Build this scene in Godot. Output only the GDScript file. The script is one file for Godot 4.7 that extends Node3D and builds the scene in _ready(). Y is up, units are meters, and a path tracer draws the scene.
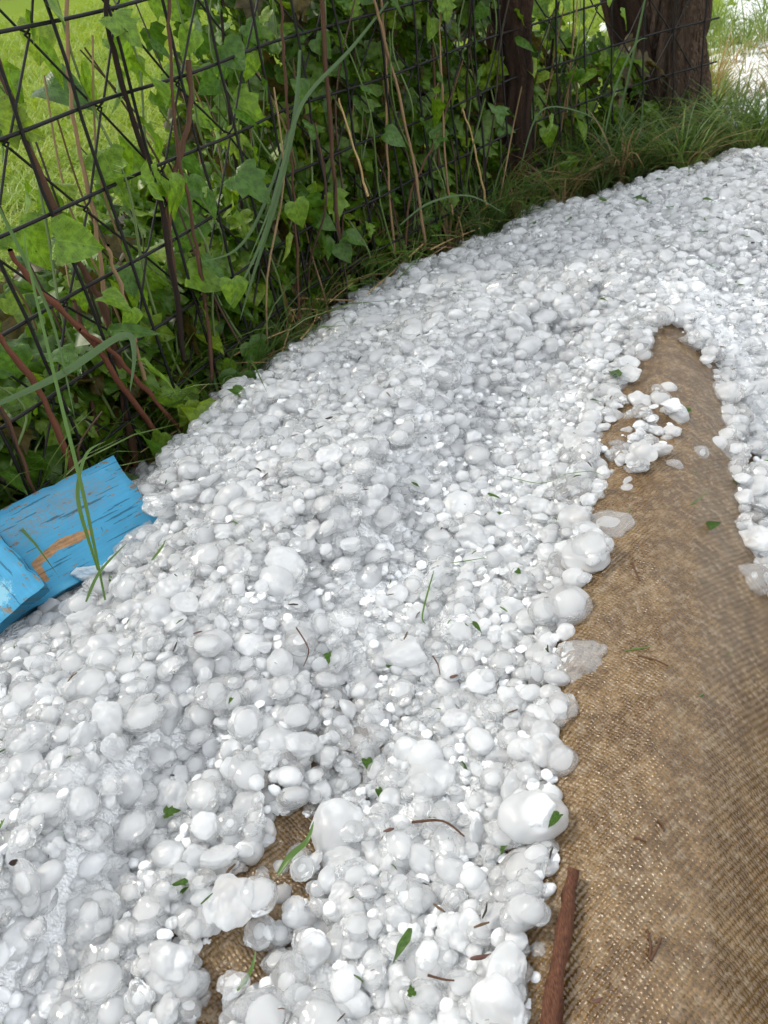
extends Node3D

# ---------------------------------------------------------------- shared state
var rng := RandomNumberGenerator.new()
var nz := FastNoiseLite.new()
var nz2 := FastNoiseLite.new()
var used := {}
var M := {}
var cam: Camera3D
const EYE := Vector3(0, 0.9, 0)
const FOCAL := 840.0
var cam_basis := Basis()

# plan of the wire fence (x, z), from the near end to the far end
var FENCE := PackedVector2Array([Vector2(-1.0, -0.90), Vector2(-0.80, -1.20), Vector2(-0.61, -1.473), Vector2(-0.362, -1.86), Vector2(-0.065, -2.288), Vector2(0.37, -2.68), Vector2(0.67, -3.0), Vector2(1.09, -3.275), Vector2(1.5, -3.455), Vector2(1.62, -3.50)])

func _ready():
	rng.seed = 11
	nz.seed = 3; nz.frequency = 1.0; nz.noise_type = FastNoiseLite.TYPE_SIMPLEX_SMOOTH; nz.fractal_type = FastNoiseLite.FRACTAL_NONE
	nz2.seed = 9; nz2.frequency = 1.0; nz2.noise_type = FastNoiseLite.TYPE_SIMPLEX_SMOOTH; nz2.fractal_octaves = 3
	# camera
	cam = Camera3D.new(); cam.name = "camera"
	cam_basis = Basis(Vector3.RIGHT, deg_to_rad(-35.0)) * Basis(Vector3.BACK, deg_to_rad(-10.6))
	cam.transform = Transform3D(cam_basis, EYE)
	cam.fov = 2.0 * rad_to_deg(atan(512.0 / FOCAL)); cam.near = 0.05; cam.far = 600.0
	var lens := CameraAttributesPhysical.new()
	lens.frustum_focal_length = 12.0 / (512.0 / FOCAL); lens.frustum_near = 0.05; lens.frustum_far = 600.0
	lens.frustum_focus_distance = 1.3; lens.exposure_aperture = 8.0
	cam.attributes = lens
	add_child(cam)
	# sky and sun: thin bright cloud after the storm
	var we := WorldEnvironment.new(); we.name = "sky"
	var env := Environment.new()
	env.background_mode = Environment.BG_SKY
	var sm := ProceduralSkyMaterial.new()
	sm.sky_top_color = Color(0.90, 0.92, 0.945); sm.sky_horizon_color = Color(0.97, 0.975, 0.98); sm.sky_curve = 0.2
	sm.ground_bottom_color = Color(0.25, 0.27, 0.2); sm.ground_horizon_color = Color(0.55, 0.58, 0.5)
	sm.sun_angle_max = 1.0
	var sky := Sky.new(); sky.sky_material = sm
	env.sky = sky
	env.tonemap_mode = Environment.TONE_MAPPER_LINEAR
	env.tonemap_exposure = 1.8
	env.sdfgi_enabled = true; env.ssao_enabled = true; env.ssil_enabled = true
	we.environment = env
	add_child(we)
	var sun := DirectionalLight3D.new(); sun.name = "sun"
	sun.light_energy = 0.5; sun.light_angular_distance = 12.0; sun.light_color = Color(1.0, 0.965, 0.9); sun.shadow_enabled = true
	add_child(sun)
	sun.look_at_from_position(Vector3(-3.4, 4.6, -2.2), Vector3.ZERO)

	materials()
	setting()
	wire_fence()
	chain_link()
	posts()
	boards()
	hail()
	plants()
	litter()

# ---------------------------------------------------------------- helpers
func numbered(n: String) -> String:
	if not used.has(n):
		used[n] = 0
		return n
	used[n] += 1
	return "%s_%03d" % [n, used[n]]

func tag(o: Node, label: String, category: String, group := "", kind := ""):
	if label: o.set_meta("label", label)
	if category: o.set_meta("category", category)
	if group: o.set_meta("group", group)
	if kind: o.set_meta("kind", kind)
	return o

func thing(called: String, label: String, category: String, at := Vector3.ZERO, group := "") -> Node3D:
	var o := Node3D.new(); o.name = numbered(called); add_child(o); o.position = at
	tag(o, label, category, group)
	return o

func piece(called: String, mesh: Mesh, mat: Material, parent: Node, xf := Transform3D()) -> MeshInstance3D:
	var o := MeshInstance3D.new(); o.mesh = mesh; o.material_override = mat
	o.name = numbered(called) if parent == self else called
	parent.add_child(o, true); o.transform = xf
	return o

func st() -> SurfaceTool:
	var s := SurfaceTool.new(); s.begin(Mesh.PRIMITIVE_TRIANGLES); return s

func mat(col: Color, rough := 0.6, spec := 0.5) -> StandardMaterial3D:
	var m := StandardMaterial3D.new()
	m.albedo_color = col.linear_to_srgb(); m.roughness = rough; m.metallic_specular = spec
	return m

func vmat(rough := 0.6, spec := 0.5, back := 0.0) -> StandardMaterial3D:
	var m := mat(Color(1, 1, 1), rough, spec); m.vertex_color_use_as_albedo = true
	if back > 0.0:
		m.backlight_enabled = true; m.backlight = Color(back, back, back).linear_to_srgb()
	m.cull_mode = BaseMaterial3D.CULL_DISABLED
	return m

func img_tex(im: Image) -> ImageTexture:
	return ImageTexture.create_from_image(im)

# a tube through points with radii; n sides
func tube(s: SurfaceTool, pts: PackedVector3Array, rad: PackedFloat32Array, n := 6, col := Color.WHITE, bumpy := 0.0):
	var rings := []
	var side := Vector3.UP
	for i in pts.size():
		var d: Vector3 = (pts[mini(i + 1, pts.size() - 1)] - pts[maxi(i - 1, 0)]).normalized()
		if i == 0: side = d.cross(Vector3(0.31, 0.2, 0.93)).normalized()
		side = (side - d * side.dot(d)).normalized()
		var up := d.cross(side)
		var ring := []
		for k in n:
			var a := TAU * k / n
			var dir := side * cos(a) + up * sin(a)
			var r: float = rad[i]
			if bumpy > 0.0: r *= 1.0 + bumpy * nz.get_noise_3dv(pts[i] * 30.0 + dir * 1.3)
			ring.append([pts[i] + dir * r, dir])
		rings.append(ring)
	for i in pts.size() - 1:
		for k in n:
			var k2 := (k + 1) % n
			for v in [rings[i][k], rings[i + 1][k], rings[i + 1][k2], rings[i][k], rings[i + 1][k2], rings[i][k2]]:
				s.set_color(col); s.set_normal(v[1]); s.add_vertex(v[0])
	for e in [0, pts.size() - 1]:
		var d: Vector3 = (pts[e] - pts[1 if e == 0 else e - 1]).normalized()
		for k in range(1, n - 1):
			var f := [rings[e][0][0], rings[e][k][0], rings[e][k + 1][0]]
			if e == 0: f = [f[0], f[2], f[1]]
			for v in f:
				s.set_color(col); s.set_normal(d); s.add_vertex(v)

func curve(ctrl: Array, steps := 12) -> PackedVector3Array:
	var out := PackedVector3Array()
	var n := ctrl.size() - 1
	for i in n * steps + 1:
		var t := float(i) / steps
		var k := mini(int(t), n - 1)
		var f := t - k
		var a: Vector3 = ctrl[maxi(k - 1, 0)]
		var b: Vector3 = ctrl[k]
		var c: Vector3 = ctrl[k + 1]
		var d: Vector3 = ctrl[mini(k + 2, n)]
		out.append(b.cubic_interpolate(c, a, d, f))
	return out

func taper(n: int, r0: float, r1: float) -> PackedFloat32Array:
	var out := PackedFloat32Array()
	for i in n: out.append(lerpf(r0, r1, float(i) / maxf(1, n - 1)))
	return out

func pix(p: Vector3) -> Vector3:   # where a point lands in the 768 x 1024 view, and its depth
	var q := cam_basis.transposed() * (p - EYE)
	return Vector3(384 + FOCAL * q.x / -q.z, 512 - FOCAL * q.y / -q.z, -q.z)

# ---------------------------------------------------------------- the lie of the land
const DU := Vector2(0.3645, -0.931)     # along the mat's ridge, away from the viewer
const DW := Vector2(0.931, 0.3645)      # across it
func uw(x: float, z: float) -> Vector2:
	var p := Vector2(x, z)
	return Vector2(p.dot(DU), p.dot(DW))

func table(t: float, xs: Array) -> float:   # xs: [[t, value], ...]
	if t <= xs[0][0]: return xs[0][1]
	for i in xs.size() - 1:
		if t <= xs[i + 1][0]:
			var f: float = (t - xs[i][0]) / (xs[i + 1][0] - xs[i][0])
			return lerpf(xs[i][1], xs[i + 1][1], f * f * (3 - 2 * f))
	return xs[-1][1]

func mat_y(u: float, w: float) -> float:
	var y := 0.05 - 0.9 * w * w
	if w > 0.075:
		var t := w - 0.075
		y = 0.045 - 0.165 * sin(minf(t / 0.24, 1.0) * PI / 2) + 0.25 * maxf(0, t - 0.24)
	elif w < -0.05:
		y = 0.0478 - 0.06 * smoothstep(0.0, 0.18, -0.05 - w) + 0.03 * exp(-pow((w + 0.46) / 0.09, 2))
	y -= 0.011 * exp(-pow((w - 0.072) / 0.032, 2))
	y = lerpf(y, -0.004, smoothstep(1.9, 2.45, u))
	y += 0.004 * nz.get_noise_2d(u * 4.0, w * 9.0) + 0.0016 * nz.get_noise_2d(u * 16.0, w * 22.0)
	return y

func on_mat(u: float, w: float) -> bool:
	return u > -0.4 and u < 2.5 and w > -0.62 and w < 0.56

func base_y(x: float, z: float) -> float:
	var c := uw(x, z)
	var g := -0.012 + 0.012 * nz.get_noise_2d(x * 1.3, z * 1.3)
	if on_mat(c.x, c.y):
		g = mat_y(c.x, c.y)
	return g

# signed distance from the fence, positive on the path side
func fence_q(x: float, z: float) -> float:
	var p := Vector2(x, z)
	var best := 99.0
	var sign_ := 1.0
	for i in FENCE.size() - 1:
		var a := FENCE[i]
		var d := FENCE[i + 1] - a
		var k := clampf((p - a).dot(d) / d.length_squared(), 0.0, 1.0)
		var e := p - (a + d * k)
		if e.length() < best:
			best = e.length(); sign_ = signf(-d.y * e.x + d.x * e.y)
	return best * sign_

var LEFT_EDGE := [[0.2, -0.055], [0.38, -0.07], [0.64, -0.105], [0.86, -0.10], [1.05, -0.085], [1.31, -0.09], [1.55, -0.06], [1.83, -0.01], [1.95, 0.06], [2.02, 0.4]]
var RIGHT_EDGE := [[0.9, 0.62], [1.02, 0.34], [1.10, 0.19], [1.3, 0.150], [1.7, 0.145], [1.85, 0.08], [1.95, 0.0], [2.02, -0.4]]
# how far inside the hail cover, along the ground (negative: bare mat)
func verge(x: float) -> float:   # how far the hail stays off the fence
	return 0.02 + 0.24 * smoothstep(0.15, 1.1, x) + 0.26 * smoothstep(1.1, 1.8, x) + 0.05 * nz.get_noise_2d(x * 5.0, 3.0)

func cover(x: float, z: float) -> float:
	var c := uw(x, z)
	var a := table(c.x, LEFT_EDGE) - c.y
	var b := c.y - table(c.x, RIGHT_EDGE)
	var sd := maxf(a, b) + 0.014 * nz.get_noise_2d(x * 14.0, z * 14.0)
	if c.x < 0.55: sd += 0.0
	# bare spot in the near part of the drift
	var h := Vector2(x + 0.222, z + 0.545)
	var along := h.dot(Vector2(0.42, -0.907))
	var across := h.dot(Vector2(0.907, 0.42))
	var e := (sqrt(pow(along / 0.17, 2) + pow(across / 0.042, 2)) - 1.0) * 0.05 + 0.020 * nz.get_noise_2d(x * 20.0, z * 20.0)
	return minf(sd, e)

func drift(x: float, z: float) -> float:   # thickness of the hail
	var q := fence_q(x, z) - verge(x)
	var sd := cover(x, z)
	var mound := smoothstep(0.0, 0.22, q) * (1.0 - smoothstep(0.50, 0.68, q))
	var far := smoothstep(-1.6, -2.4, z)
	var t := 0.024 + 0.092 * mound * (1.0 - 0.6 * far) + 0.012 * far
	t *= 1.0 - 0.72 * exp(-pow(Vector2(x + 0.56, z + 1.16).length() / 0.2, 2))
	return t * smoothstep(0.0, 0.11, sd) * smoothstep(-0.06, 0.10, q) + 0.012 * nz2.get_noise_2d(x * 3.0, z * 3.0) * smoothstep(0.02, 0.2, sd)

# ---------------------------------------------------------------- materials
func ice(alpha: float, rough: float, col: Color) -> StandardMaterial3D:
	var m := mat(Color(col.r, col.g, col.b), rough, 0.5)
	m.refraction_enabled = true; m.refraction_scale = 0.031
	m.transparency = BaseMaterial3D.TRANSPARENCY_ALPHA
	var c := m.albedo_color; c.a = alpha; m.albedo_color = c
	return m

func materials():
	M.white = ice(0.46, 0.28, Color(0.90, 0.91, 0.915))
	M.frost = ice(0.31, 0.32, Color(0.955, 0.965, 0.972))
	M.clear = ice(0.17, 0.13, Color(0.98, 0.988, 0.992))
	M.core = ice(0.34, 0.5, Color(0.975, 0.975, 0.975))
	M.crumb_ice = mat(Color(0.74, 0.75, 0.755), 0.22)
	M.bed = mat(Color(0.90, 0.91, 0.915), 0.25)
	M.bed.heightmap_enabled = true; M.bed.heightmap_scale = 0.7; M.bed.heightmap_texture = noise_tex(26.0, Color.BLACK, Color.WHITE, 33)
	M.bed.uv1_scale = Vector3(4, 4, 4)
	M.mat = mat_material()
	var g := vmat(0.95, 0.12)
	g.albedo_texture = noise_tex(60.0, Color(0.55, 0.55, 0.5), Color(1, 1, 1), 5)
	g.uv1_triplanar = true; g.uv1_world_triplanar = true; g.uv1_scale = Vector3(1.7, 1.7, 1.7)
	M.ground = g
	var veins := vein_maps()
	M.wire = mat(Color(0.010, 0.009, 0.009), 0.55, 0.35)
	M.wire_thin = mat(Color(0.012, 0.011, 0.010), 0.55, 0.35)
	M.bark = vmat(0.85, 0.3); M.bark_dark = vmat(0.85, 0.3)
	M.bark_dark.albedo_color = Color(0.5, 0.42, 0.38).linear_to_srgb()
	for k in ["bark", "bark_dark"]:
		M[k].heightmap_enabled = true; M[k].heightmap_scale = 2.2
		M[k].heightmap_texture = noise_tex(30.0, Color.BLACK, Color.WHITE, 44)
	M.cane_brown = mat(Color(0.085, 0.045, 0.028), 0.8, 0.25)
	M.cane_red = mat(Color(0.13, 0.05, 0.03), 0.8, 0.25)
	M.cane_tan = mat(Color(0.24, 0.155, 0.085), 0.8, 0.25)
	M.cane_dark = mat(Color(0.022, 0.015, 0.012), 0.8, 0.25)
	M.cane_straw = mat(Color(0.42, 0.29, 0.12), 0.6)
	M.stick = mat(Color(1, 1, 1), 0.8, 0.25)
	M.stick.albedo_texture = noise_tex(40.0, Color(0.02, 0.009, 0.007).linear_to_srgb(), Color(0.20, 0.085, 0.045).linear_to_srgb(), 61, 256)
	M.stick.uv1_triplanar = true; M.stick.uv1_scale = Vector3(22, 22, 3)
	M.crumb = mat(Color(0.07, 0.025, 0.015), 0.6)
	M.vine_stem = mat(Color(0.10, 0.15, 0.04), 0.5)
	for e in [["leaf_light", Color(0.22, 0.38, 0.025)], ["leaf_lime", Color(0.31, 0.44, 0.03)], ["leaf_mid", Color(0.10, 0.22, 0.026)], ["leaf_dark", Color(0.085, 0.185, 0.028)], ["blade", Color(0.09, 0.16, 0.05)], ["blade_bright", Color(0.10, 0.19, 0.035)]]:
		M[e[0]] = vmat(0.34, 0.5, 0.9); M[e[0]].albedo_color = e[1].linear_to_srgb()
		if e[0].begins_with("leaf"):
			M[e[0]].albedo_texture = veins[0]
			M[e[0]].heightmap_enabled = true; M[e[0]].heightmap_texture = veins[1]; M[e[0]].heightmap_scale = 0.16
	M.leaf_copy = vmat(0.4, 0.5, 0.9)
	M.stalk_copy = vmat(0.6, 0.4)
	M.leaf_many = vmat(0.4, 0.5, 0.9); M.leaf_many.albedo_texture = veins[0]
	M.far_ice = vmat(0.3, 0.5)

# leaf veins, blotches and hail bruises, laid out along the leaf
func vein_maps() -> Array:
	var n := 256
	var col := Image.create(n, n, false, Image.FORMAT_RGB8)
	var hgt := Image.create(n, n, false, Image.FORMAT_RGB8)
	var f := FastNoiseLite.new(); f.seed = 91; f.frequency = 0.03; f.fractal_octaves = 4
	for j in n:
		for i in n:
			var x := (float(i) / n - 0.5) / 0.7
			var y := float(j) / n * 1.4 - 0.2
			var t := y - absf(x) * 0.85 + 0.02 * f.get_noise_2d(i, j)
			var side := absf(fposmod(t * 6.0, 1.0) - 0.5)
			var fork := absf(fposmod((y + absf(x) * 0.9) * 15.0, 1.0) - 0.5)
			var vein := maxf(exp(-pow(x / 0.014, 2)), 0.8 * exp(-pow(side / 0.055, 2)))
			vein = maxf(vein, 0.3 * exp(-pow(fork / 0.08, 2)))
			var b := f.get_noise_2d(i * 0.8 + 400, j * 0.8)
			var c := Color(0.66, 0.70, 0.5).lerp(Color(0.92, 0.94, 0.85), clampf(0.5 + b, 0, 1)).lerp(Color(1.0, 1.0, 0.9), vein * 0.6)
			if f.get_noise_2d(i * 1.6 + 90, j * 1.6 + 700) > 0.5: c = c.lerp(Color(0.55, 0.42, 0.25), 0.8)
			col.set_pixel(i, j, c)
			hgt.set_pixel(i, j, Color.from_hsv(0, 0, clampf(0.75 - 0.5 * vein + 0.3 * b, 0, 1)))
	return [img_tex(col), img_tex(hgt)]

func noise_tex(freq: float, a: Color, b: Color, seed_: int, n := 512) -> ImageTexture:
	var f := FastNoiseLite.new(); f.seed = seed_; f.frequency = freq / n; f.fractal_octaves = 4
	var im := f.get_seamless_image(n, n)
	var out := Image.create(n, n, false, Image.FORMAT_RGB8)
	for y in n:
		for x in n:
			out.set_pixel(x, y, a.lerp(b, im.get_pixel(x, y).r))
	return img_tex(out)

# wet woven matting: 0.32 m a tile, threads about a centimetre apart
func mat_material() -> StandardMaterial3D:
	var n := 768
	var alb := Image.create(n, n, false, Image.FORMAT_RGB8)
	var hgt := Image.create(n, n, false, Image.FORMAT_RGB8)
	var f := FastNoiseLite.new(); f.seed = 21; f.frequency = 5.0 / n; f.fractal_octaves = 4
	var blot := f.get_seamless_image(n, n)
	f.seed = 22; f.frequency = 70.0 / n; f.fractal_octaves = 3
	var fine := f.get_seamless_image(n, n)
	f.seed = 23; f.frequency = 18.0 / n; f.fractal_octaves = 3
	var mid := f.get_seamless_image(n, n)
	for y in n:
		for x in n:
			var u := float(x) / n
			var v := float(y) / n
			var wob := (mid.get_pixel(x, y).r - 0.5) * 0.45
			var a := sin(TAU * (u * 38.0 + v * 14.0 + wob))
			var b := sin(TAU * (v * 40.0 - u * 5.0 + wob * 1.3))
			var wv := 0.5 + 0.5 * a * b
			var fi := fine.get_pixel(x, y).r
			var bl := blot.get_pixel(x, y).r
			var mi := mid.get_pixel(x, y).r
			hgt.set_pixel(x, y, Color.from_hsv(0, 0, clampf(0.66 * wv + 0.34 * fi, 0, 1)))
			var c := Color(0.125, 0.070, 0.019).lerp(Color(0.20, 0.126, 0.050), clampf((bl - 0.35) * 2.2, 0, 1))
			c = c.lerp(Color(0.28, 0.222, 0.155), clampf((mi - 0.52) * 2.0, 0, 0.5)).lerp(Color(0.07, 0.043, 0.018), clampf((0.42 - mi) * 2.0, 0, 0.4))
			c = c * (0.88 + 0.27 * (wv - 0.5) + 0.85 * (fi - 0.5))
			alb.set_pixel(x, y, Color(clampf(c.r, 0, 1), clampf(c.g, 0, 1), clampf(c.b, 0, 1)).linear_to_srgb())
	var m := mat(Color(1, 1, 1), 0.27, 0.55)
	m.vertex_color_use_as_albedo = true
	m.albedo_texture = img_tex(alb)
	m.heightmap_enabled = true; m.heightmap_texture = img_tex(hgt); m.heightmap_scale = 0.26
	return m

# ---------------------------------------------------------------- ground, mat
func grid_mesh(xs: Array, zs: Array, height: Callable, color: Callable, uvf: Callable) -> ArrayMesh:
	var s := st()
	var nx := xs.size()
	for z in zs:
		for x in xs:
			var p: Vector3 = height.call(x, z)
			s.set_color(color.call(p)); s.set_uv(uvf.call(x, z)); s.add_vertex(p)
	for j in zs.size() - 1:
		for i in nx - 1:
			var a := j * nx + i
			for k in [a, a + nx, a + 1, a + 1, a + nx, a + nx + 1]: s.add_index(k)
	s.generate_normals()
	return s.commit()

func span(a: float, b: float, step: float) -> Array:
	var out := []
	var n := int(ceil((b - a) / step))
	for i in n + 1: out.append(lerpf(a, b, float(i) / n))
	return out

func setting():
	# one ground sheet to the horizon
	var xs := [-300.0, -120.0, -50.0, -20.0, -10.0, -6.0, -4.0, -3.0, -2.2] + span(-1.6, 3.2, 0.06) + [4.0, 5.0, 7.0, 12.0, 25.0, 60.0, 150.0, 300.0]
	var zs := [-400.0, -150.0, -60.0, -30.0, -18.0, -12.0, -9.0, -7.0, -5.5] + span(-4.6, 1.0, 0.06) + [2.0, 4.0, 10.0, 40.0, 150.0]
	var gh := func(x, z):
		var c := uw(x, z)
		var y := -0.012 + 0.012 * nz.get_noise_2d(x * 1.3, z * 1.3)
		if c.x > -0.6 and c.x < 2.7 and c.y > -0.75 and c.y < 0.75:
			y = minf(y, mat_y(clampf(c.x, -0.4, 2.5), clampf(c.y, -0.62, 0.56)) - 0.022)
		return Vector3(x, y, z)
	var gc := func(p):
		var lawn := smoothstep(0.3, -0.6, fence_q(p.x, p.z)) if p.x < 3.5 else 1.0
		var k := 0.5 + 0.5 * nz2.get_noise_2d(p.x * 1.1, p.z * 1.1)
		return Color(0.10, 0.065, 0.035).lerp(Color(0.16, 0.27, 0.016).lerp(Color(0.28, 0.36, 0.03), k), lawn)
	var g := piece("ground", grid_mesh(xs, zs, gh, gc, func(x, z): return Vector2(x, z)), M.ground, self)
	tag(g, "", "", "", "structure")
	# the woven mat laid over a rounded ridge
	var us := span(-0.4, 2.5, 0.012)
	var ws := span(-0.62, 0.56, 0.008)
	var mh := func(w, u): return Vector3(DU.x * u + DW.x * w, mat_y(u, w), DU.y * u + DW.y * w)
	var mc := func(p):
		var c := uw(p.x, p.z)
		var k := clampf(0.5 + 0.9 * nz2.get_noise_2d(p.x * 5.0 + 9.0, p.z * 5.0), 0, 1)
		return Color(0.86, 0.78, 0.64).lerp(Color(1.0, 0.97, 0.93), k)
	us.reverse()
	var o := piece("woven_mat", grid_mesh(ws, us, mh, mc, func(w, u): return Vector2(w / 0.32, u / 0.32)), M.mat, self)
	tag(o, "wet brown woven mat lying over a rounded ridge beside the hail", "mat")

# ---------------------------------------------------------------- fence
func fence_at(s: float, y: float, off := 0.0) -> Vector3:
	var left := s
	for i in FENCE.size() - 1:
		var d := FENCE[i + 1] - FENCE[i]
		var l := d.length()
		if left <= l or i == FENCE.size() - 2:
			var p := FENCE[i] + d * (left / l)
			# soften the corners of the plan a little
			var n := Vector2(-d.y, d.x) / l
			return Vector3(p.x + n.x * off, y, p.y + n.y * off)
		left -= l
	return Vector3.ZERO

const FENCE_LENGTH := 3.72
const ROWS := [-0.045, 0.105, 0.252, 0.402, 0.544, 0.691, 0.838, 0.985, 1.13]

func wire_fence():
	var f := thing("wire_fence", "rusty black welded wire fence of square meshes beside the hail", "fence", fence_at(0, 0))
	var origin := f.position
	for y in ROWS:
		var pts := PackedVector3Array()
		for i in 94:
			var s := FENCE_LENGTH * i / 93.0
			pts.append(fence_at(s, y + 0.006 * nz.get_noise_2d(s * 1.7, y * 9.0), 0.004 + 0.008 * nz.get_noise_2d(s * 1.2 + 40, y * 3.0)) - origin)
		var t := st(); tube(t, pts, taper(pts.size(), 0.0036, 0.0036), 6)
		piece("wire", t.commit(), M.wire, f)
	var s0 := 0.026
	while s0 < FENCE_LENGTH:
		var pts := PackedVector3Array()
		var lean := 0.01 * rng.randfn()
		for i in 14:
			var y := -0.06 + 1.2 * i / 13.0
			pts.append(fence_at(s0 + lean * y + 0.006 * nz.get_noise_2d(s0 * 9.0, y * 3.0), y, 0.009 + 0.008 * nz.get_noise_2d(s0 * 1.2 + 40, y * 3.0)) - origin)
		var t := st(); tube(t, pts, taper(pts.size(), 0.0034, 0.0034), 6)
		piece("wire", t.commit(), M.wire, f)
		s0 += 0.1445

func chain_link():
	var f := thing("chain_link_fence", "thin dark diamond mesh wire hanging behind the square wire fence", "fence", fence_at(0, 0))
	var origin := f.position
	var s_first := 0.15
	for k in 29:
		var pts := PackedVector3Array()
		for j in ROWS.size():
			var s: float = s_first + 0.12 * (k + ((j + k + 1) % 2))
			var y: float = ROWS[j] - 0.012 + 0.012 * nz.get_noise_2d(s * 5.0, j * 2.0)
			var hook := 0.006 if (j + k + 1) % 2 == 1 else -0.006
			s += 0.010 * nz.get_noise_2d(s * 4.0 + 7, j * 3.0)
			# a bent elbow where it hooks into its neighbour
			var inward := -0.010 if (j + k + 1) % 2 == 1 else 0.010
			pts.append(fence_at(s + inward, y - 0.011, -0.016 + hook))
			pts.append(fence_at(s + hook, y, -0.016))
			pts.append(fence_at(s + inward, y + 0.011, -0.016 - hook))
		for i in pts.size(): pts[i] -= origin
		var t := st(); tube(t, pts, taper(pts.size(), 0.0026, 0.0026), 5)
		piece("wire", t.commit(), M.wire_thin, f)

# ---------------------------------------------------------------- posts
func bark_tube(pts: PackedVector3Array, rad: PackedFloat32Array, n: int, seed_: float, groove: float) -> ArrayMesh:
	var s := st()
	for i in pts.size():
		for k in n + 1:
			var a := TAU * (k % n) / n
			var dir := Vector3(cos(a), 0, sin(a))
			var g := absf(nz.get_noise_3d(dir.x * 3.2 + seed_, pts[i].y * 2.2, dir.z * 3.2)) + 0.5 * absf(nz.get_noise_3d(dir.x * 8.0 + seed_, pts[i].y * 4.5, dir.z * 8.0))
			var lump := nz.get_noise_3d(dir.x * 0.9 + seed_, pts[i].y * 1.5, dir.z * 0.9)
			var r: float = rad[i] * (1.0 + 0.16 * lump + groove * (g - 0.4) + 0.05 * nz.get_noise_3d(dir.x * 14.0 + seed_, pts[i].y * 3.0, dir.z * 14.0))
			var tone := clampf(0.5 + 0.8 * nz2.get_noise_3d(dir.x * 4 + seed_, pts[i].y * 2.0, dir.z * 4), 0, 1)
			var c := Color(0.03, 0.02, 0.016).lerp(Color(0.21, 0.145, 0.10), tone)
			s.set_color(c); s.set_uv(Vector2(float(k) / n * 7.0, pts[i].y * 0.9)); s.add_vertex(pts[i] + dir * r)
	for i in pts.size() - 1:
		for k in n:
			var a := i * (n + 1) + k
			for q in [a, a + 1, a + n + 1, a + 1, a + n + 2, a + n + 1]: s.add_index(q)
	s.generate_normals()
	return s.commit()

func posts():
	var t := thing("tree_stump", "thick rough brown tree trunk with split bark behind the wire fence", "tree trunk", Vector3(1.46, -0.03, -3.68))
	var pts := PackedVector3Array(); var rad := PackedFloat32Array()
	for i in 46:
		var y := 1.9 * i / 45.0
		pts.append(Vector3(0.03 * y + 0.01 * nz.get_noise_1d(y * 3.0), y, 0.0))
		rad.append(0.112 + 0.06 * exp(-y * 6.0) - 0.01 * y)
	piece("trunk", bark_tube(pts, rad, 96, 3.0, 0.5), M.bark, t)
	pts = PackedVector3Array(); rad = PackedFloat32Array()
	for i in 40:
		var y := 1.8 * i / 39.0
		pts.append(Vector3(-0.13 - 0.17 * smoothstep(0.1, 1.0, y), y, 0.03))
		rad.append(0.07 + 0.04 * exp(-y * 6.0) - 0.008 * y)
	piece("limb", bark_tube(pts, rad, 40, 17.0, 0.30), M.bark_dark, t)
	var b := thing("fence_post", "dark reddish brown wooden post tangled in dead stems at the fence", "post", Vector3(0.66, -0.04, -3.06))
	pts = PackedVector3Array(); rad = PackedFloat32Array()
	for i in 36:
		var y := 1.5 * i / 35.0
		pts.append(Vector3(0.05 * y + 0.012 * nz.get_noise_1d(y * 4.0 + 9), y, -0.02 * y))
		rad.append(0.066 + 0.02 * exp(-y * 9.0))
	piece("pole", bark_tube(pts, rad, 40, 31.0, 0.32), M.bark_dark, b)

# ---------------------------------------------------------------- blue boards
func plank(called: String, label: String, a: Vector3, along: Vector3, across: Vector3, size: Vector3, m: Material, seed_: int):
	# size: length, width, thickness; a is the upper corner at the visible end
	var e1 := along.normalized()
	var e2 := (across - e1 * across.dot(e1)).normalized()
	var n := e2.cross(e1).normalized()
	if n.y < 0: n = -n
	var s := st()
	var nl := 30; var nw := 10
	var edge := func(i, j, top):   # weathered outline, rounded edges
		var fu := float(i) / nl; var fv := float(j) / nw
		var u: float = fu * size.x + (0.004 * nz.get_noise_2d(fv * 9.0, seed_) if i == 0 else 0.0)
		var v: float = fv * size.y + (0.003 * nz.get_noise_2d(fu * 14.0, seed_ + 5) if j == 0 or j == nw else 0.0)
		var rim := 1.0 if (i == 0 or j == 0 or i == nl or j == nw) else 0.0
		var h: float = (-0.0022 * rim + 0.0006 * nz.get_noise_2d(u * 60, v * 60)) if top else -size.z
		return e1 * u + e2 * v + n * h
	for top in [true, false]:
		for i in nl:
			for j in nw:
				var q := [[i, j], [i + 1, j], [i + 1, j + 1], [i, j], [i + 1, j + 1], [i, j + 1]]
				for p in q:
					s.set_uv(Vector2(p[0] * size.x / nl / 0.4, p[1] * size.y / nw / 0.2)); s.add_vertex(edge.call(p[0], p[1], top))
	var loop := []
	for i in nl: loop.append([i, 0])
	for j in nw: loop.append([nl, j])
	for i in nl: loop.append([nl - i, nw])
	for j in nw: loop.append([0, nw - j])
	for k in loop.size():
		var p = loop[k]; var q = loop[(k + 1) % loop.size()]
		for w in [[p, true], [q, true], [q, false], [p, true], [q, false], [p, false]]:
			s.set_uv(Vector2(w[0][0] * size.x / nl / 0.4, w[0][1] * size.y / nw / 0.2 + (0.0 if w[1] else 0.08))); s.add_vertex(edge.call(w[0][0], w[0][1], w[1]))
	s.generate_normals()
	var o := piece(called, s.commit(), m, self, Transform3D(Basis(), a))
	tag(o, label, "board", "broken blue boards")

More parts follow.
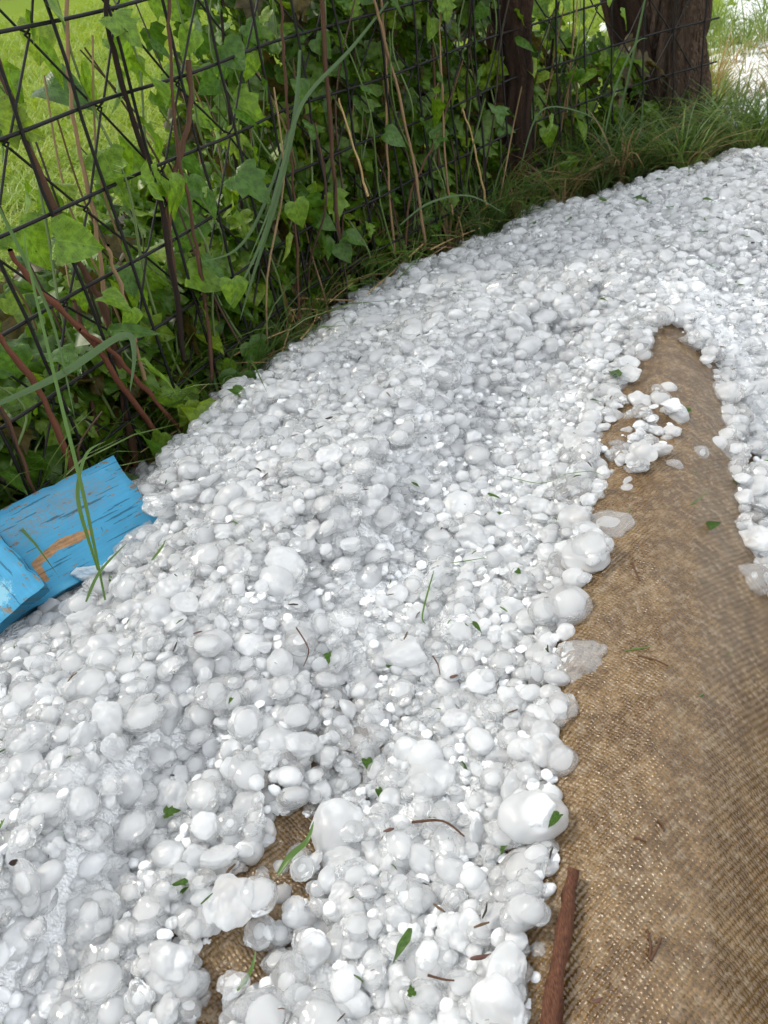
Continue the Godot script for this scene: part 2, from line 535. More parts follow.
# paint worn from wood; 0.4 m by 0.2 m
func paint_material(seed_: int, blue: Color, chips: Array, dirt: Array, pale: Array) -> StandardMaterial3D:
	var w := 512; var h := 256
	var im := Image.create(w, h, false, Image.FORMAT_RGB8)
	var f := FastNoiseLite.new(); f.seed = seed_; f.frequency = 0.03; f.fractal_octaves = 4
	for y in h:
		for x in w:
			var p := Vector2(x * 0.4 / w, y * 0.2 / h)
			var grain := f.get_noise_2d(x * 0.35, y * 4.0)
			var spot := 0.55 * f.get_noise_2d(x * 2.0 + 900, y * 2.6) + 0.6 * f.get_noise_2d(x * 9.0 + 200, y * 9.0)
			var big := f.get_noise_2d(x * 0.4 + 300, y * 0.4)
			var c := blue * (1.0 + 0.10 * grain + 0.12 * big)
			for d in dirt:
				var k := clampf(1.15 - ((p - d[0]) / d[1]).length(), 0, 1)
				c = c.lerp(Color(0.13, 0.17, 0.19), clampf((spot + 0.02 + 0.25 * k) * 2.6, 0, 1) * minf(k * 1.6, 1.0) * 0.75)
			for d in pale:
				var k := clampf(1.0 - ((p - d[0]) / d[1]).length() + 0.5 * spot, 0, 1)
				c = c.lerp(Color(0.22, 0.44, 0.53), smoothstep(0.25, 0.5, k) * 0.75)
			for ch in chips:
				if Geometry2D.is_point_in_polygon(p + Vector2(big, spot) * 0.002, ch):
					c = Color(0.26, 0.15, 0.075) * (1.0 + 0.5 * grain + 0.4 * spot)
			var worn := f.get_noise_2d(x * 0.5 + 640, y * 2.0 + 90) + 0.35 * f.get_noise_2d(x * 5.0, y * 6.0)
			if worn > 0.56 - 0.25 * smoothstep(0.03, 0.0, minf(p.x, p.y)): c = Color(0.15, 0.125, 0.10) * (1.0 + 0.7 * grain)
			if f.get_noise_2d(x * 0.12 + 50, y * 2.2 + 70) > 0.40: c = c * 0.45
			im.set_pixel(x, y, Color(clampf(c.r, 0, 1), clampf(c.g, 0, 1), clampf(c.b, 0, 1)).linear_to_srgb())
	var m := mat(Color.WHITE, 0.7, 0.35)
	m.albedo_texture = img_tex(im); m.cull_mode = BaseMaterial3D.CULL_DISABLED
	return m

func boards():
	var chip := PackedVector2Array([Vector2(0.108, 0.110), Vector2(0.130, 0.106), Vector2(0.165, 0.100), Vector2(0.200, 0.108), Vector2(0.226, 0.117), Vector2(0.226, 0.160), Vector2(0.216, 0.160), Vector2(0.214, 0.127), Vector2(0.175, 0.119), Vector2(0.14, 0.124), Vector2(0.112, 0.122)])
	var m1 := paint_material(4, Color(0.045, 0.234, 0.387), [chip], [[Vector2(0.11, 0.045), Vector2(0.10, 0.05)], [Vector2(0.2, 0.05), Vector2(0.06, 0.04)]], [])
	var m2 := paint_material(8, Color(0.041, 0.239, 0.405), [], [], [[Vector2(0.05, 0.07), Vector2(0.045, 0.045)]])
	var a := Vector3(-0.479, 0.160, -1.403)
	plank("blue_board", "blue painted board with grey grime and a bare splintered strip beside the hail", a, Vector3(-0.661, 0.16, -1.279) - a, Vector3(-0.436, 0.09, -1.312) - a, Vector3(0.6, 0.19, 0.02), m1, 3)
	var b := Vector3(-0.557, 0.114, -1.099)
	plank("blue_board", "blue painted board with a pale scuffed patch lying across the grimy one", b, Vector3(-0.650, 0.149, -1.215) - b, Vector3(-0.622, 0.079, -1.008) - b, Vector3(0.5, 0.16, 0.02), m2, 7)

# ---------------------------------------------------------------- plants
const HALF := {
	"heart": [[0, 0], [0.20, -0.13], [0.42, -0.09], [0.53, 0.14], [0.46, 0.42], [0.28, 0.72], [0.09, 0.94], [0, 1.05]],
	"lobed": [[0, 0], [0.2, -0.14], [0.46, -0.08], [0.62, 0.16], [0.42, 0.27], [0.55, 0.52], [0.30, 0.56], [0.18, 0.82], [0, 1.05]],
	"lance": [[0, 0], [0.10, 0.10], [0.19, 0.35], [0.15, 0.65], [0.06, 0.92], [0, 1.1]],
}
func leaf_mesh(kind: String, seed_: int, holes := false) -> ArrayMesh:
	var r := RandomNumberGenerator.new(); r.seed = seed_
	var half: Array = HALF[kind]
	var s := st()
	var droop := r.randf_range(0.1, 0.4)
	var fold := r.randf_range(0.12, 0.4)
	var twist := r.randf_range(-0.25, 0.25)
	for side in [-1.0, 1.0]:
		var rows := []
		for h in half:
			var y: float = h[1] + r.randf_range(-0.03, 0.03)
			var x: float = h[0] * r.randf_range(0.9, 1.1)
			var my := clampf(y, 0.0, 1.05)
			var row := []
			for k in 3:
				var f := k / 2.0
				var px: float = x * f * side
				var py := lerpf(my, y, f)
				var pz: float = fold * absf(px) - droop * py * py + twist * px * py + 0.05 * sin(py * 14.0) * f
				row.append(Vector3(px, py, pz))
			rows.append(row)
		for i in rows.size() - 1:
			for k in 2:
				var q := [rows[i][k], rows[i][k + 1], rows[i + 1][k + 1], rows[i][k], rows[i + 1][k + 1], rows[i + 1][k]]
				if side < 0: q = [q[0], q[2], q[1], q[3], q[5], q[4]]
				for v in q:
					var rib := 1.0 + 0.35 * exp(-absf(v.x) * 30.0)
					s.set_color(Color(rib, rib, rib * 0.9)); s.set_uv(Vector2(0.5 + v.x * 0.7, (v.y + 0.2) / 1.4)); s.add_vertex(v)
	s.generate_normals()
	return s.commit()

func blade_mesh(pts: PackedVector3Array, width: float, col: Color, side_hint: Vector3) -> ArrayMesh:
	var s := st()
	blade(s, pts, width, col, side_hint)
	s.generate_normals()
	return s.commit()

func blade(s: SurfaceTool, pts: PackedVector3Array, width: float, col: Color, hint: Vector3):
	var n := pts.size()
	var rows := []
	for i in n:
		var t := float(i) / (n - 1)
		var d := (pts[mini(i + 1, n - 1)] - pts[maxi(i - 1, 0)]).normalized()
		var side := d.cross(hint).normalized()
		var up := side.cross(d)
		var w := width * 0.5 * (0.55 + 0.45 * smoothstep(0, 0.3, t)) * (1.0 - pow(t, 3.0) * 0.97)
		rows.append([pts[i] - side * w + up * w * 0.45, pts[i], pts[i] + side * w + up * w * 0.45])
	for i in n - 1:
		for k in 2:
			for v in [rows[i][k], rows[i + 1][k], rows[i + 1][k + 1], rows[i][k], rows[i + 1][k + 1], rows[i][k + 1]]:
				s.set_color(col); s.add_vertex(v)

const CANES := [
	[0.0035, 0.0025, "brown", [Vector3(-0.525, -0.027, -1.642), Vector3(-0.489, 0.279, -1.699), Vector3(-0.491, 0.391, -1.696), Vector3(-0.501, 0.496, -1.680), Vector3(-0.507, 0.688, -1.671), Vector3(-0.503, 0.828, -1.677)]],
	[0.0030, 0.0020, "red", [Vector3(-0.449, 0.026, -1.659), Vector3(-0.498, 0.318, -1.583), Vector3(-0.534, 0.446, -1.527), Vector3(-0.549, 0.532, -1.504)]],
	[0.0030, 0.0020, "red", [Vector3(-0.589, 0.109, -1.468), Vector3(-0.586, 0.265, -1.473), Vector3(-0.604, 0.403, -1.446), Vector3(-0.612, 0.461, -1.435)]],
	[0.0025, 0.0015, "red", [Vector3(-0.386, -0.077, -1.730), Vector3(-0.435, 0.134, -1.653), Vector3(-0.471, 0.282, -1.597), Vector3(-0.500, 0.354, -1.551)]],
	[0.0025, 0.0015, "brown", [Vector3(-0.570, 0.083, -1.627), Vector3(-0.568, 0.122, -1.631), Vector3(-0.535, 0.339, -1.682), Vector3(-0.533, 0.370, -1.686)]],
	[0.0020, 0.0015, "tan", [Vector3(-0.495, 0.288, -1.708), Vector3(-0.464, 0.463, -1.757), Vector3(-0.440, 0.686, -1.794), Vector3(-0.401, 0.860, -1.855), Vector3(-0.391, 0.905, -1.870)]],
	[0.0025, 0.0020, "dark", [Vector3(-0.379, 0.155, -1.797), Vector3(-0.342, 0.469, -1.854), Vector3(-0.346, 0.710, -1.848), Vector3(-0.334, 0.849, -1.866), Vector3(-0.328, 0.895, -1.873)]],
	[0.0025, 0.0025, "brown", [Vector3(-0.363, 0.279, -1.840), Vector3(-0.337, 0.451, -1.878), Vector3(-0.283, 0.557, -1.957), Vector3(-0.250, 0.624, -2.004), Vector3(-0.231, 0.714, -2.031)]],
	[0.0020, 0.0015, "tan", [Vector3(-0.451, 0.174, -1.685), Vector3(-0.440, 0.313, -1.702), Vector3(-0.439, 0.425, -1.702), Vector3(-0.437, 0.457, -1.706)]],
	[0.0025, 0.0020, "brown", [Vector3(0.009, 0.141, -2.327), Vector3(0.045, 0.457, -2.360), Vector3(0.078, 0.754, -2.390), Vector3(0.083, 0.815, -2.395)]],
	[0.0020, 0.0015, "tan", [Vector3(0.271, 0.050, -2.551), Vector3(0.272, 0.269, -2.551), Vector3(0.245, 0.532, -2.527), Vector3(0.223, 0.686, -2.507), Vector3(0.214, 0.748, -2.499)]],
	[0.0015, 0.0010, "straw", [Vector3(0.116, 0.282, -2.384), Vector3(0.097, 0.434, -2.367), Vector3(0.078, 0.541, -2.350)]],
	[0.0015, 0.0010, "straw", [Vector3(0.507, 0.091, -2.754), Vector3(0.482, 0.270, -2.726), Vector3(0.451, 0.400, -2.693)]],
	[0.0015, 0.0015, "brown", [Vector3(-0.138, 0.005, -2.148), Vector3(-0.090, 0.275, -2.217), Vector3(-0.060, 0.481, -2.261), Vector3(-0.036, 0.653, -2.287), Vector3(-0.010, 0.813, -2.311)]],
	[0.0020, 0.0015, "dark", [Vector3(-0.264, -0.009, -2.106), Vector3(-0.218, 0.260, -2.172), Vector3(-0.190, 0.558, -2.214), Vector3(-0.149, 0.797, -2.273), Vector3(-0.139, 0.853, -2.286)]],
	[0.0020, 0.0015, "brown", [Vector3(0.345, 0.052, -2.711), Vector3(0.374, 0.372, -2.743), Vector3(0.397, 0.682, -2.767), Vector3(0.401, 0.754, -2.771)]],
	[0.0015, 0.0015, "tan", [Vector3(0.175, 0.068, -2.504), Vector3(0.191, 0.308, -2.519), Vector3(0.227, 0.556, -2.551), Vector3(0.244, 0.763, -2.566)]],
	[0.0030, 0.0020, "dark", [Vector3(0.809, 0.040, -3.235), Vector3(0.846, 0.310, -3.259), Vector3(0.903, 0.512, -3.296), Vector3(0.934, 0.654, -3.317)]],
	[0.0015, 0.0010, "tan", [Vector3(0.379, 0.111, -2.648), Vector3(0.378, 0.304, -2.647), Vector3(0.396, 0.541, -2.663), Vector3(0.412, 0.732, -2.681)]],
	[0.0020, 0.0015, "brown", [Vector3(-0.343, 0.071, -1.852), Vector3(-0.314, 0.249, -1.894), Vector3(-0.297, 0.421, -1.919), Vector3(-0.286, 0.583, -1.934), Vector3(-0.251, 0.759, -1.985), Vector3(-0.224, 0.874, -2.024)]],
	[0.0015, 0.0015, "dark", [Vector3(0.456, 0.063, -2.771), Vector3(0.473, 0.347, -2.790), Vector3(0.520, 0.607, -2.840), Vector3(0.538, 0.730, -2.859)]],
	[0.0015, 0.0010, "brown", [Vector3(-0.645, -0.029, -1.370), Vector3(-0.636, 0.151, -1.383), Vector3(-0.630, 0.273, -1.392), Vector3(-0.634, 0.357, -1.386)]],
	[0.0020, 0.0015, "dark", [Vector3(0.070, 0.059, -2.544), Vector3(0.115, 0.443, -2.585), Vector3(0.163, 0.727, -2.628), Vector3(0.173, 0.794, -2.637)]],
	[0.0020, 0.0015, "tan", [Vector3(0.613, 0.004, -3.082), Vector3(0.698, 0.314, -3.138), Vector3(0.759, 0.602, -3.178), Vector3(0.776, 0.683, -3.189)]],
	[0.0015, 0.0010, "brown", [Vector3(0.207, 0.076, -2.506), Vector3(0.255, 0.233, -2.550), Vector3(0.370, 0.360, -2.654), Vector3(0.472, 0.517, -2.759)]],
]
const STRAWS := [
	[Vector3(-0.125, 0.080, -2.261), Vector3(-0.012, 0.050, -2.268), Vector3(0.111, 0.050, -2.197)],
	[Vector3(0.264, 0.080, -2.518), Vector3(0.163, 0.050, -2.425), Vector3(0.039, 0.050, -2.233)],
	[Vector3(-0.090, 0.080, -2.469), Vector3(-0.149, 0.050, -2.187), Vector3(-0.189, 0.050, -1.908)],
	[Vector3(-0.126, 0.080, -1.969), Vector3(-0.096, 0.050, -2.125), Vector3(-0.076, 0.050, -2.224)],
	[Vector3(-0.072, 0.080, -1.932), Vector3(-0.052, 0.050, -2.043), Vector3(-0.013, 0.050, -2.045)],
	[Vector3(0.416, 0.080, -3.131), Vector3(0.437, 0.050, -2.958), Vector3(0.449, 0.050, -2.741)],
	[Vector3(0.276, 0.080, -2.453), Vector3(0.358, 0.050, -2.601), Vector3(0.466, 0.050, -2.662)],
	[Vector3(-0.265, 0.080, -1.604), Vector3(-0.226, 0.050, -1.740), Vector3(-0.172, 0.050, -1.866)],
]
const LONG_GRASS := [
	["tall", 0.0080, [Vector3(-0.441, 0.124, -1.015), Vector3(-0.427, 0.275, -1.062), Vector3(-0.426, 0.409, -1.124), Vector3(-0.435, 0.565, -1.235), Vector3(-0.438, 0.607, -1.282)]],
	["tall", 0.0090, [Vector3(-0.440, 0.168, -1.034), Vector3(-0.437, 0.264, -1.056), Vector3(-0.431, 0.299, -1.083), Vector3(-0.417, 0.321, -1.121), Vector3(-0.399, 0.312, -1.163)]],
	["tall", 0.0070, [Vector3(-0.463, 0.138, -1.001), Vector3(-0.435, 0.170, -1.025), Vector3(-0.394, 0.186, -1.065)]],
	["droop", 0.0130, [Vector3(-0.637, 0.314, -1.364), Vector3(-0.534, 0.310, -1.461), Vector3(-0.432, 0.323, -1.565), Vector3(-0.417, 0.292, -1.552), Vector3(-0.437, 0.234, -1.502)]],
	["droop", 0.0090, [Vector3(0.256, 0.712, -2.550), Vector3(0.131, 0.635, -2.410), Vector3(0.014, 0.578, -2.278), Vector3(-0.041, 0.527, -2.182), Vector3(-0.124, 0.399, -2.028), Vector3(-0.196, 0.318, -1.888)]],
	["droop", 0.0110, [Vector3(0.006, 0.664, -2.325), Vector3(-0.031, 0.547, -2.250), Vector3(-0.080, 0.451, -2.143), Vector3(-0.161, 0.335, -1.974), Vector3(-0.260, 0.238, -1.832)]],
	["droop", 0.0080, [Vector3(-0.017, 0.559, -2.305), Vector3(-0.104, 0.400, -2.127), Vector3(-0.191, 0.278, -1.948), Vector3(-0.243, 0.201, -1.856)]],
	["droop", 0.0070, [Vector3(-0.055, 0.506, -2.250), Vector3(-0.152, 0.380, -2.057), Vector3(-0.218, 0.343, -1.909), Vector3(-0.285, 0.365, -1.794)]],
	["arch", 0.0060, [Vector3(0.199, 0.166, -2.458), Vector3(0.295, 0.207, -2.478), Vector3(0.423, 0.188, -2.539), Vector3(0.538, 0.101, -2.566)]],
	["arch", 0.0050, [Vector3(0.662, 0.136, -2.918), Vector3(0.755, 0.291, -2.984), Vector3(0.905, 0.257, -3.034), Vector3(1.027, 0.168, -3.091)]],
	["blade", 0.0080, [Vector3(1.089, 0.018, -3.274), Vector3(1.152, 0.284, -3.270), Vector3(1.209, 0.525, -3.273), Vector3(1.227, 0.610, -3.281)]],
	["arch", 0.0060, [Vector3(1.181, -0.020, -3.206), Vector3(1.347, 0.118, -3.257), Vector3(1.429, 0.109, -3.271), Vector3(1.499, 0.035, -3.280)]],
	["arch", 0.0060, [Vector3(0.991, 0.074, -3.091), Vector3(1.049, 0.291, -3.105), Vector3(1.126, 0.414, -3.131), Vector3(1.172, 0.427, -3.136)]],
	["arch", 0.0050, [Vector3(1.416, -0.047, -3.309), Vector3(1.602, 0.110, -3.360), Vector3(1.717, 0.031, -3.395)]],
	["blade", 0.0060, [Vector3(-0.538, 0.633, -1.493), Vector3(-0.526, 0.495, -1.493), Vector3(-0.521, 0.387, -1.483), Vector3(-0.535, 0.226, -1.442)]],
]

const CANE_LOOK := {"brown": "brown dead", "red": "reddish brown woody", "tan": "pale tan dry", "dark": "blackish", "straw": "straw-coloured dry"}

func along_words(s: float) -> String:
	return "above the blue boards" if s < 1.0 else "in front of the open lawn" if s < 1.5 else "beside the dense thicket" if s < 1.85 else "in the dense thicket" if s < 2.4 else "by the dark post" if s < 2.75 else "between the post and the tree trunk"

func leaf_turn(out: Vector3, droop: float) -> Basis:
	# tip hanging down and out, upper face towards the light
	var tip := (Vector3(rng.randfn() * 0.5, -droop + rng.randfn() * 0.35, rng.randfn() * 0.5) + out * 0.5).normalized()
	var face := (out + Vector3(rng.randfn(), 0.9 + rng.randfn() * 0.4, rng.randfn()) * 0.6)
	var x := tip.cross(face).normalized()
	return Basis(x, tip, x.cross(tip))

func plants():
	rng.seed = 101
	for c in CANES:
		var pts := curve(c[3], 6)
		var base: Vector3 = c[3][0]
		for i in pts.size(): pts[i] += Vector3(nz.get_noise_1d(i * 0.9 + base.x * 90), 0, nz.get_noise_1d(i * 0.9 + base.z * 70)) * 0.004 - base
		var s := st(); tube(s, pts, taper(pts.size(), c[0] * 2.4, c[1] * 2.2), 7, Color.WHITE, 0.5)
		var o := piece("dead_stem", s.commit(), M["cane_" + c[2]], self, Transform3D(Basis(), base))
		tag(o, "%s %s stem tangled in the wire fence %s" % ["thick" if c[0] > 0.0029 else "thin" if c[0] < 0.0019 else "slender", CANE_LOOK[c[2]], along_words(Vector2(base.x + 1.0, base.z + 0.9).length())], "stem", "%s stems in the fence" % CANE_LOOK[c[2]])
	for c in STRAWS:
		var pts := curve(c, 5)
		for i in pts.size(): pts[i] -= c[0]
		var s := st(); tube(s, pts, taper(pts.size(), 0.0028, 0.0016), 5)
		var o := piece("straw", s.commit(), M.cane_straw, self, Transform3D(Basis(), c[0]))
		tag(o, "dry yellow straw lying along the hail at the fence foot", "straw", "dry straws at the fence foot")
	# leaf shapes and tones
	var shapes := []
	for i in 9: shapes.append(leaf_mesh(["heart", "heart", "lobed", "lobed", "heart", "lance", "lobed", "heart", "lance"][i], 60 + i))
	# vines climbing the wire: base along the fence, height, leaves, leaf size, tone weights (light, mid, dark)
	var vines := [
		[0.62, 0.42, 20, 0.085, "mid"], [0.80, 0.34, 18, 0.09, "mid"], [0.90, 1.12, 14, 0.08, "light"], [0.98, 0.40, 20, 0.085, "light"], [1.10, 1.15, 24, 0.085, "light"], [1.16, 0.45, 22, 0.08, "light"],
		[1.24, 1.15, 22, 0.085, "light"], [1.34, 0.55, 26, 0.085, "mid"], [1.42, 1.15, 26, 0.08, "light"], [1.52, 0.6, 26, 0.08, "light"], [1.60, 1.1, 28, 0.075, "mid"], [1.70, 0.5, 24, 0.08, "mid"],
		[1.78, 1.1, 25, 0.06, "mid"], [1.90, 0.9, 25, 0.06, "mid"], [2.00, 1.0, 25, 0.06, "mid"], [2.12, 0.95, 25, 0.06, "mid"], [2.22, 0.5, 20, 0.075, "mid"], [2.32, 1.0, 22, 0.06, "light"],
		[2.45, 0.9, 19, 0.06, "mid"], [2.62, 0.9, 22, 0.075, "mid"], [2.78, 0.8, 22, 0.08, "light"], [2.92, 0.8, 20, 0.08, "light"], [3.06, 0.7, 16, 0.075, "light"],
	]
	for v in vines:
		var foot := fence_at(v[0], 0.0, -0.03)
		var nm: String = {"light": "bright green", "mid": "mid green", "dark": "dark green"}[v[4]]
		var t := thing("climbing_vine", "vine with %s leaves %s the fence %s" % [nm, "low on" if v[1] < 0.7 else "reaching up", along_words(v[0])], "vine", foot, "leafy vines on the wire fence")
		var ctrl := []
		var s: float = v[0]
		for i in 7:
			var f := i / 6.0
			ctrl.append(fence_at(clampf(s + 0.07 * nz.get_noise_1d(i * 1.7 + s * 31.0), 0.02, 3.7), v[1] * f - 0.03, -0.03 + 0.05 * nz.get_noise_1d(i * 2.3 + s * 17.0)) - foot)
		var pts := curve(ctrl, 5)
		var g := st(); tube(g, pts, taper(pts.size(), 0.004, 0.0018), 5)
		piece("stem", g.commit(), M.vine_stem, t)
		for k in v[2]:
			var f := rng.randf_range(0.08, 1.0)
			var at: Vector3 = pts[int(f * (pts.size() - 1))]
			var out3 := fence_at(v[0], 0, 1.0) - fence_at(v[0], 0, 0.0)
			var side := rng.randfn()
			var lp := at + Vector3(rng.randfn() * 0.06, rng.randfn() * 0.03, rng.randfn() * 0.06) + out3 * (rng.randf_range(-0.12, 0.03))
			var size: float = v[3] * rng.randf_range(0.55, 1.15)
			var tone: String = v[4] if rng.randf() < 0.6 else ["light", "mid", "lime", "light", "mid"][rng.randi() % 5]
			piece("leaf", shapes[rng.randi() % shapes.size()], M["leaf_" + tone], t, Transform3D(leaf_turn(out3, 0.8).scaled(Vector3.ONE * size), lp))
	# thicket behind the wire: too many leaves to count
	var tones := [Color(0.08, 0.17, 0.02), Color(0.15, 0.28, 0.022), Color(0.25, 0.38, 0.03), Color(0.085, 0.18, 0.024), Color(0.13, 0.095, 0.035)]
	var xf := []; var cols := []
	for k in 7500:
		var s := rng.randf_range(0.1, 3.5)
		var dense: float = table(s, [[0.1, 0.8], [1.2, 0.9], [1.7, 1.0], [2.4, 1.0], [2.75, 0.6], [3.2, 0.35], [3.5, 0.25]])
		if rng.randf() > dense: continue
		var top: float = table(s, [[0.1, 0.26], [1.0, 0.28], [1.35, 0.32], [1.65, 0.42], [1.85, 0.85], [2.0, 1.15], [2.5, 1.1], [2.75, 0.6], [3.5, 0.35]])
		var off := -0.04 - 0.6 * pow(rng.randf(), 1.3)
		var y := top * rng.randf() + 0.01
		var p := fence_at(s, y, off)
		xf.append(Transform3D(leaf_turn(Vector3(0.5, 0.2, 0.5), 0.5).scaled(Vector3.ONE * rng.randf_range(0.04, 0.09)), p))
		cols.append(tones[[0, 1, 2, 0, 1, 4, 1][rng.randi() % 7]])
	instanced("undergrowth", "tangled mass of green leaves growing behind the wire fence", "undergrowth", shapes[3], M.leaf_many, xf, cols)
	# dry stalks fallen along the edge of the hail
	var fallen := st(); tube(fallen, curve([Vector3(-0.5, 0, 0), Vector3(-0.1, 0.04, 0.03), Vector3(0.5, 0, -0.02)], 3), taper(7, 0.012, 0.007), 4)
	xf = []; cols = []
	for k in 110:
		var s := rng.randf_range(0.9, 3.3)
		var at := fence_at(s, 0, 0.0)
		at = fence_at(s, 0.03 + 0.05 * rng.randf(), rng.randf_range(-0.06, 0.08) + verge(at.x) * 0.8)
		var size := rng.randf_range(0.06, 0.2)
		xf.append(Transform3D(Basis(Vector3.UP, 0.8 + rng.randfn() * 0.7) * Basis(Vector3.BACK, rng.randfn() * 0.35).scaled(Vector3(size, size, size)), at))
		cols.append([Color(0.36, 0.25, 0.11), Color(0.24, 0.15, 0.07), Color(0.12, 0.07, 0.04), Color(0.10, 0.17, 0.03)][rng.randi() % 4])
	instanced("fallen_stalks", "loose dry yellow and brown stalks strewn along the fence foot", "stalks", fallen.commit(), M.stalk_copy, xf, cols)
	# more dead stalks inside the thicket
	var stalk := st(); tube(stalk, curve([Vector3.ZERO, Vector3(0.02, 0.35, 0.01), Vector3(-0.01, 0.7, 0.0), Vector3(0.03, 1.0, 0.02)], 4), taper(13, 0.0035, 0.002), 5)
	xf = []; cols = []
	for k in 230:
		var s := rng.randf_range(0.5, 3.1)
		if s < 1.5 and rng.randf() < 0.75: continue
		var p := fence_at(s, -0.02, rng.randf_range(-0.3, 0.03))
		xf.append(Transform3D(Basis(Vector3(rng.randfn(), 0, rng.randfn()).normalized(), rng.randfn() * 0.22) * Basis(Vector3.UP, rng.randf() * TAU).scaled(Vector3(1, rng.randf_range(0.25, 0.9), 1)), p))
		cols.append([Color(0.16, 0.10, 0.05), Color(0.07, 0.04, 0.025), Color(0.26, 0.18, 0.09), Color(0.04, 0.03, 0.02), Color(0.08, 0.13, 0.03)][rng.randi() % 5])
	instanced("dry_stalks", "countless thin dead brown stalks inside the undergrowth", "stalks", stalk.commit(), M.stalk_copy, xf, cols)
	grasses()
	far_hail()

func instanced(called: String, label: String, category: String, mesh: Mesh, m: Material, xf: Array, cols: Array):
	var mm := MultiMesh.new(); mm.transform_format = MultiMesh.TRANSFORM_3D; mm.use_colors = true
	mm.mesh = mesh; mm.instance_count = xf.size()
	for i in xf.size():
		mm.set_instance_transform(i, xf[i]); mm.set_instance_color(i, cols[i])
	var o := MultiMeshInstance3D.new(); o.name = numbered(called); o.multimesh = mm; o.material_override = m
	add_child(o); tag(o, label, category, "", "stuff")

func tuft(seed_: int, n: int, h: float, w: float, spread: float, bend: float) -> ArrayMesh:
	var r := RandomNumberGenerator.new(); r.seed = seed_
	var s := st()
	for i in n:
		var a := r.randf() * TAU
		var d := Vector3(cos(a), 0, sin(a))
		var b := d * r.randf() * spread * 0.4
		var hh := h * r.randf_range(0.5, 1.1)
		var k := bend * r.randf_range(0.3, 1.2)
		var pts := PackedVector3Array()
		for j in 6:
			var t := j / 5.0
			pts.append(b + d * (spread * t + k * hh * t * t) + Vector3.UP * hh * (t - 0.45 * k * t * t * t))
		var c := r.randf_range(0.75, 1.2)
		blade(s, pts, w * r.randf_range(0.7, 1.2), Color(c, c, c * 0.9), Vector3(-d.z, 0.1, d.x).cross(Vector3.UP) + Vector3(0.01, 0, 0))
	s.generate_normals()
	return s.commit()

